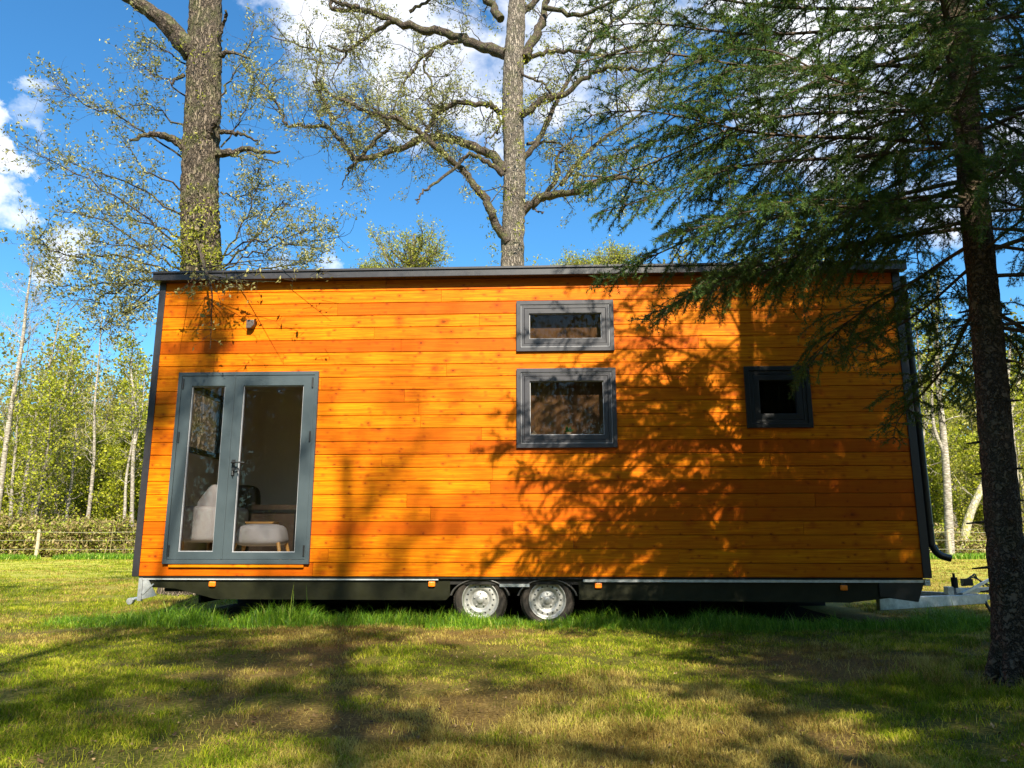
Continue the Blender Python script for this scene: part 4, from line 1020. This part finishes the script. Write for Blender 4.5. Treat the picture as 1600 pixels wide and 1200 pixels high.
def shading():  # near-black ground sheet; the shade under the trailer is put into its colour
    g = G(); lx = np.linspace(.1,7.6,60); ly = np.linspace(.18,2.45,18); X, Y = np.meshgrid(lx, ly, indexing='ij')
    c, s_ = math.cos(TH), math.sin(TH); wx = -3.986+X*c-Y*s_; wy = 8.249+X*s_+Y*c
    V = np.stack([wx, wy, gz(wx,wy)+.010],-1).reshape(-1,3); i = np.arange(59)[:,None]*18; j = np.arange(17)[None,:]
    g.add(V, np.stack([i+j,i+18+j,i+19+j,i+j+1],-1).reshape(-1,4)); o = g.build('shade_sheet', m_plain('painted_shade', (.022,.015,.009), .95, 0, .5, 9, .8, .05, .02), smooth=True)
    tag(o, 'dark ground sheet painted in as soil under the trailer', 'shading', kind='structure')
shading()
def blades(g, x, y, h, w, rs, rnd, dry, lean=.6, mat=0):
    m = len(x); z = gz(x,y)-.004; B = np.stack([x,y,z],1)
    a = rs.rand(m)*6.283; wv = np.stack([np.cos(a),np.sin(a),np.zeros(m)],1)*(w/2)[:,None]
    ld = rs.randn(m,2)*lean*.5; H = h[:,None]
    mid = B+np.concatenate([ld*H*.35, H*.6],1); tip = B+np.concatenate([ld*H*1.0, H*(1-.25*np.minimum(1,np.linalg.norm(ld,axis=1))[:,None])],1)
    V = np.stack([B-wv, B+wv, mid+wv*.75, mid-wv*.75, tip],1).reshape(-1,3)
    b = np.arange(m)[:,None]*5
    g.add(V, b+np.array([[0,1,2,3]]), mat, np.repeat(rnd,5), np.repeat(dry,5))
    g.F.append((b+np.array([[3,2,4]])+g.n-len(V), mat))
def in_house(x, y, pad=0.0):
    c, s = math.cos(TH), math.sin(TH); dx, dy = x+3.986, y-8.249
    lx = dx*c+dy*s; ly = -dx*s+dy*c
    return lx, ly, (lx > -pad)&(lx < HL+pad)&(ly > .35)&(ly < 2.5)
def lawn():
    rs = RS(71); n = 900000; u = rs.uniform(-.76,.76,n); y = np.exp(rs.uniform(math.log(2.7), math.log(34), n)); x = u*y
    lx, ly, ins = in_house(x,y); keep = ~ins
    bare = barren(x,y); keep &= (rs.rand(n) > np.clip((bare-.655)*9,0,.93))
    keep &= rs.rand(n) < .30+1.05*vn(x,y,9,25)*np.where(y > 8, 1.4, 1)
    x, y, bare = x[keep], y[keep], bare[keep]; m = len(x)
    d = dryf(x,y); green = (rs.rand(m) > d*.85+.10); dry = np.where(green, rs.rand(m)*.25, .75+.25*rs.rand(m))
    clump = vn(x,y,1.4,21)
    h = (.014+.026*rs.rand(m))*(.35+.75*clump+.75*vn(x,y,8,26))*np.where(y > 9, 1.2, 1); w = .0028*np.maximum(1, y/4.5)*(.7+.6*rs.rand(m))
    # longer grass round the fir's foot and in the right foreground
    tg = np.exp(-(((x-2.75)/.55)**2+((y-5.1)/.8)**2)); h = h*(1+2.0*tg)
    rnd = np.clip(rs.rand(m)*.55+.45*(vn(x,y,3,22)-.3)+.55*(vn(x,y,14,23)-.4)+.2,0,1)
    g = G(); blades(g, x, y, h, w, rs, rnd, dry, 1.3)
    o = g.build('grass', M['grass']); tag(o, 'short patchy lawn grass, green with dry straw coloured patches', 'grass', kind='stuff')
lawn()
def long_grass():
    rs = RS(72); g = G(); n = 80000
    lx = rs.uniform(-.75,9.6,n); ly = -.75+rs.rand(n)**.6*1.08
    c, s = math.cos(TH), math.sin(TH); x = -3.986+lx*c-ly*s; y = 8.249+lx*s+ly*c
    cl = vn(lx,ly,1.6,31)*.6+vn(lx,ly,4.5,32)*.5
    edge = -.72+.5*vn(lx,lx*0,1.3,33)+.12*rs.randn(n)
    keep = (ly > edge)&(rs.rand(n) < .25+cl)&~((ly > .10)&(lx < 7.9)&(rs.rand(n) < .6)); lx,ly,x,y,cl = lx[keep],ly[keep],x[keep],y[keep],cl[keep]; m = len(x)
    h = (.04+.16*rs.rand(m)**2.2)*(.10+1.45*cl**1.3); h *= np.clip((ly+.78)/.5,.22,1.0); h *= np.where((lx > 3.3)&(lx < 4.8), .85, 1.0); h *= np.where(lx < 0, .75, 1)
    h *= np.where(rs.rand(m) < .02, 1.8, 1.0)
    blades(g, x, y, h, np.full(m,.0052)*(.6+.8*rs.rand(m)), rs, np.clip(rs.rand(m)*.9+np.where(rs.rand(m) < .03,.6,0),0,1), np.zeros(m), 1.1)
    o = g.build('long_grass', M['lush']); tag(o, 'strip of longer bright green grass growing along the trailer skirt', 'grass', kind='stuff')
    # bright verge below the fence
    g = G(); n = 26000; sd = np.where(rs.rand(n) < .5,-1,1); y = rs.uniform(31.5,34.4,n); x = sd*rs.uniform(.30,.75,n)*y; k = vn(x,y,.8,41) > .35; x,y = x[k],y[k]; m = len(x)
    blades(g, x, y, .10+.20*rs.rand(m), np.full(m,.035), rs, rs.rand(m), np.zeros(m), .9)
    o = g.build('verge_grass', M['lush']); tag(o, 'green tufts of grass under the field fence', 'grass', kind='stuff')
long_grass()
def litter():
    rs = RS(73); g = G(); n = 2600; u = rs.uniform(-.72,.72,n); y = np.exp(rs.uniform(math.log(2.9), math.log(9.0), n)); x = u*y
    lx, ly, ins = in_house(x,y); k = (~ins)&(barren(x,y)+.12*rs.randn(n) > .60); x,y = x[k][:650],y[k][:650]
    C = np.stack([x,y,gz(x,y)+.012],1); m = len(C); a = rs.rand(m)*6.28; s = (.006+.012*rs.rand(m))[:,None]
    d = np.stack([np.cos(a),np.sin(a),rs.randn(m)*.25],1); e = np.stack([-np.sin(a),np.cos(a),rs.randn(m)*.3],1)
    V = np.stack([C-d*s, C-d*s*.2+e*s*.5+[0,0,.006], C+d*s*.5+e*s*.4, C+d*s+[0,0,.008], C+d*s*.4-e*s*.45, C-d*s*.3-e*s*.5+[0,0,.005]],1).reshape(-1,3)
    b = np.arange(m)[:,None]*6; g.add(V, np.concatenate([b+np.array([[0,1,2,5]]), b+np.array([[2,3,4,5]])]), 0, np.repeat(rs.rand(m),6))
    o = g.build('leaf_litter', M['litter']); tag(o, 'scattered dead brown leaves lying in the lawn', 'leaf litter', kind='stuff')
litter()

# ---- fence
def fence(side, label):
    p = at(57, 860, 33.2); x0 = p[0]
    t = empty('field_fence', (x0 if side < 0 else 19.0, 33.2, 0), 0, label=label, cat='fence'); bx = t.location.x
    xs = np.arange(-26,-9,4.3)-0.0 if side < 0 else np.arange(14.5,28,4.3)
    xs = (xs-xs[np.argmin(abs(xs-x0))]+x0) if side < 0 else xs
    for x in xs:
        g = G(); r2 = RS(int(abs(x)*10)); tube(g, [(x-bx,0,-.1),(x-bx+.02,0,.6),(x-bx+.01,0,1.22)], [.075,.07,.065], 10, 0, rough=.06, rs=r2, caps=True); g.build('post', M['post'], t)
    for z, r in ((1.12,.007),(.78,.005),(.40,.006)):
        g = G(); P = []
        for a, b in zip(xs[:-1], xs[1:]): P += [(a-bx,-.08,z),((a+b)/2-bx,-.08,z-.03)]
        P.append((xs[-1]-bx,-.08,z)); tube(g, smooth_line(P,4), r, 5); g.build('fence_wire', M['wire'], t)
fence(-1, 'post and wire fence along the field left of the house')
fence(1, 'post and wire fence along the field right of the house')

# ================================================================== LIGHT, SKY, CAMERA
EL = math.radians(40); AZ = math.radians(180-12.6)     # azimuth of the sun, clockwise from +Y
w = bpy.data.worlds.new('World'); S.world = w; w.use_nodes = True; nt = w.node_tree; nt.nodes.clear()
class WN(N):
    def __init__(s, t): s.t = t
n = WN(nt); out = nt.nodes.new('ShaderNodeOutputWorld'); bg = nt.nodes.new('ShaderNodeBackground')
sky = nt.nodes.new('ShaderNodeTexSky'); sky.sky_type = 'NISHITA'; sky.sun_disc = False; sky.sun_elevation = EL; sky.sun_rotation = AZ
sky.air_density = 1.0; sky.dust_density = .9; sky.ozone_density = 3.0
hs = nt.nodes.new('ShaderNodeHueSaturation'); hs.inputs['Saturation'].default_value = 1.2; hs.inputs['Value'].default_value = 1.28
nt.links.new(sky.outputs[0], hs.inputs['Color'])
tc = nt.nodes.new('ShaderNodeTexCoord'); dirv = tc.outputs['Generated']
clouds = [(590,30,6,1),(690,90,5.2,1),(735,160,3.0,.9),(520,-50,5.5,1),(870,60,6,.9),(960,-40,7,.9),(0,228,1.5,.7),(28,258,1.0,.5),(-5,322,1.7,.75),(100,402,2.0,.9),(62,190,1.2,.30),(48,130,.9,.26),
          (1290,110,5,1),(1230,195,3,.9),(1330,220,3.2,.9),(1420,40,6,1),(1290,235,2.4,.9),(1200,-150,6,1),(1480,300,3.5,.8),(520,425,1.6,.6),(440,420,1.5,.5),(1750,200,7,.9)]
wn = nt.nodes.new('ShaderNodeTexNoise'); wn.inputs['Scale'].default_value = 11; wn.inputs['Detail'].default_value = 7; wn.inputs['Roughness'].default_value = .6; nt.links.new(dirv, wn.inputs['Vector'])
w0 = nt.nodes.new('ShaderNodeVectorMath'); w0.operation = 'SUBTRACT'; nt.links.new(wn.outputs['Color'], w0.inputs[0]); w0.inputs[1].default_value = (.5,.5,.5)
w1 = nt.nodes.new('ShaderNodeVectorMath'); w1.operation = 'MULTIPLY_ADD'; nt.links.new(w0.outputs[0], w1.inputs[0]); w1.inputs[1].default_value = (.20,.20,.16); nt.links.new(dirv, w1.inputs[2])
w2 = nt.nodes.new('ShaderNodeVectorMath'); w2.operation = 'NORMALIZE'; nt.links.new(w1.outputs[0], w2.inputs[0]); wdir = w2.outputs[0]
acc = None
for u,v,r,s_ in clouds:
    c = Vector(ray(u,v)).normalized(); dp = nt.nodes.new('ShaderNodeVectorMath'); dp.operation = 'DOT_PRODUCT'
    nt.links.new(wdir, dp.inputs[0]); dp.inputs[1].default_value = c
    mr = nt.nodes.new('ShaderNodeMapRange'); mr.interpolation_type = 'SMOOTHSTEP'; nt.links.new(dp.outputs['Value'], mr.inputs[0])
    mr.inputs[1].default_value = math.cos(math.radians(r*1.3)); mr.inputs[2].default_value = 1.0; mr.inputs[4].default_value = s_
    acc = mr.outputs[0] if acc is None else n.math('MAXIMUM', acc, mr.outputs[0])
mp = nt.nodes.new('ShaderNodeMapping'); nt.links.new(dirv, mp.inputs[0]); mp.inputs['Scale'].default_value = (1,1,1.5)
nz = n.noise(mp.outputs[0], 7.5, 9, .60, .25); nz2 = n.noise(mp.outputs[0], 3.0, 5, .5)
nz3 = n.noise(mp.outputs[0], 26, 6, .6, .3)
nn_ = n.math('ADD', n.math('MULTIPLY', n.math('SUBTRACT', nz, .5), 3.0), n.math('MULTIPLY', n.math('SUBTRACT', nz3, .5), 1.1))
dens = n.math('ADD', acc, n.math('MULTIPLY', nn_, n.math('MULTIPLY', acc, 3.0, True)))
mask = n.ramp(dens, [(.12,(0,0,0)),(.45,(.30,.30,.30)),(1.0,(1,1,1))])
ccol = n.ramp(nz2, [(.35,(5.2,5.6,6.6)),(.6,(8.2,8.4,8.8))])
skyc = n.mix(1.0, hs.outputs[0], (.70,1.05,1.10), 'MULTIPLY')
mx = n.mix(mask, skyc, ccol)
nt.links.new(mx, bg.inputs[0]); bg.inputs[1].default_value = .067; nt.links.new(bg.outputs[0], out.inputs[0])

sl = bpy.data.lights.new('sun', 'SUN'); sl.energy = 5.0; sl.angle = math.radians(.53); sl.color = (1,.93,.76)
so = bpy.data.objects.new('sun', sl); COL.objects.link(so)
d = Vector((-math.sin(AZ)*math.cos(EL), -math.cos(AZ)*math.cos(EL), -math.sin(EL)))
so.rotation_euler = d.to_track_quat('-Z','Y').to_euler(); so.location = (0,0,20)

cam = bpy.data.cameras.new('camera'); cam.sensor_width = 36; cam.lens = CF/1600*36; cam.clip_start = .05; cam.clip_end = 2000
co = bpy.data.objects.new('camera', cam); COL.objects.link(co); co.location = (0,0,CH); co.rotation_euler = (math.pi/2+CP,0,0); S.camera = co
S.render.engine = 'CYCLES'; S.render.resolution_x = 1024; S.render.resolution_y = 768
S.cycles.max_bounces = 8; S.cycles.transparent_max_bounces = 12
S.view_settings.view_transform = 'Standard'; S.view_settings.look = 'None'; S.view_settings.exposure = 1.36; S.view_settings.gamma = 1
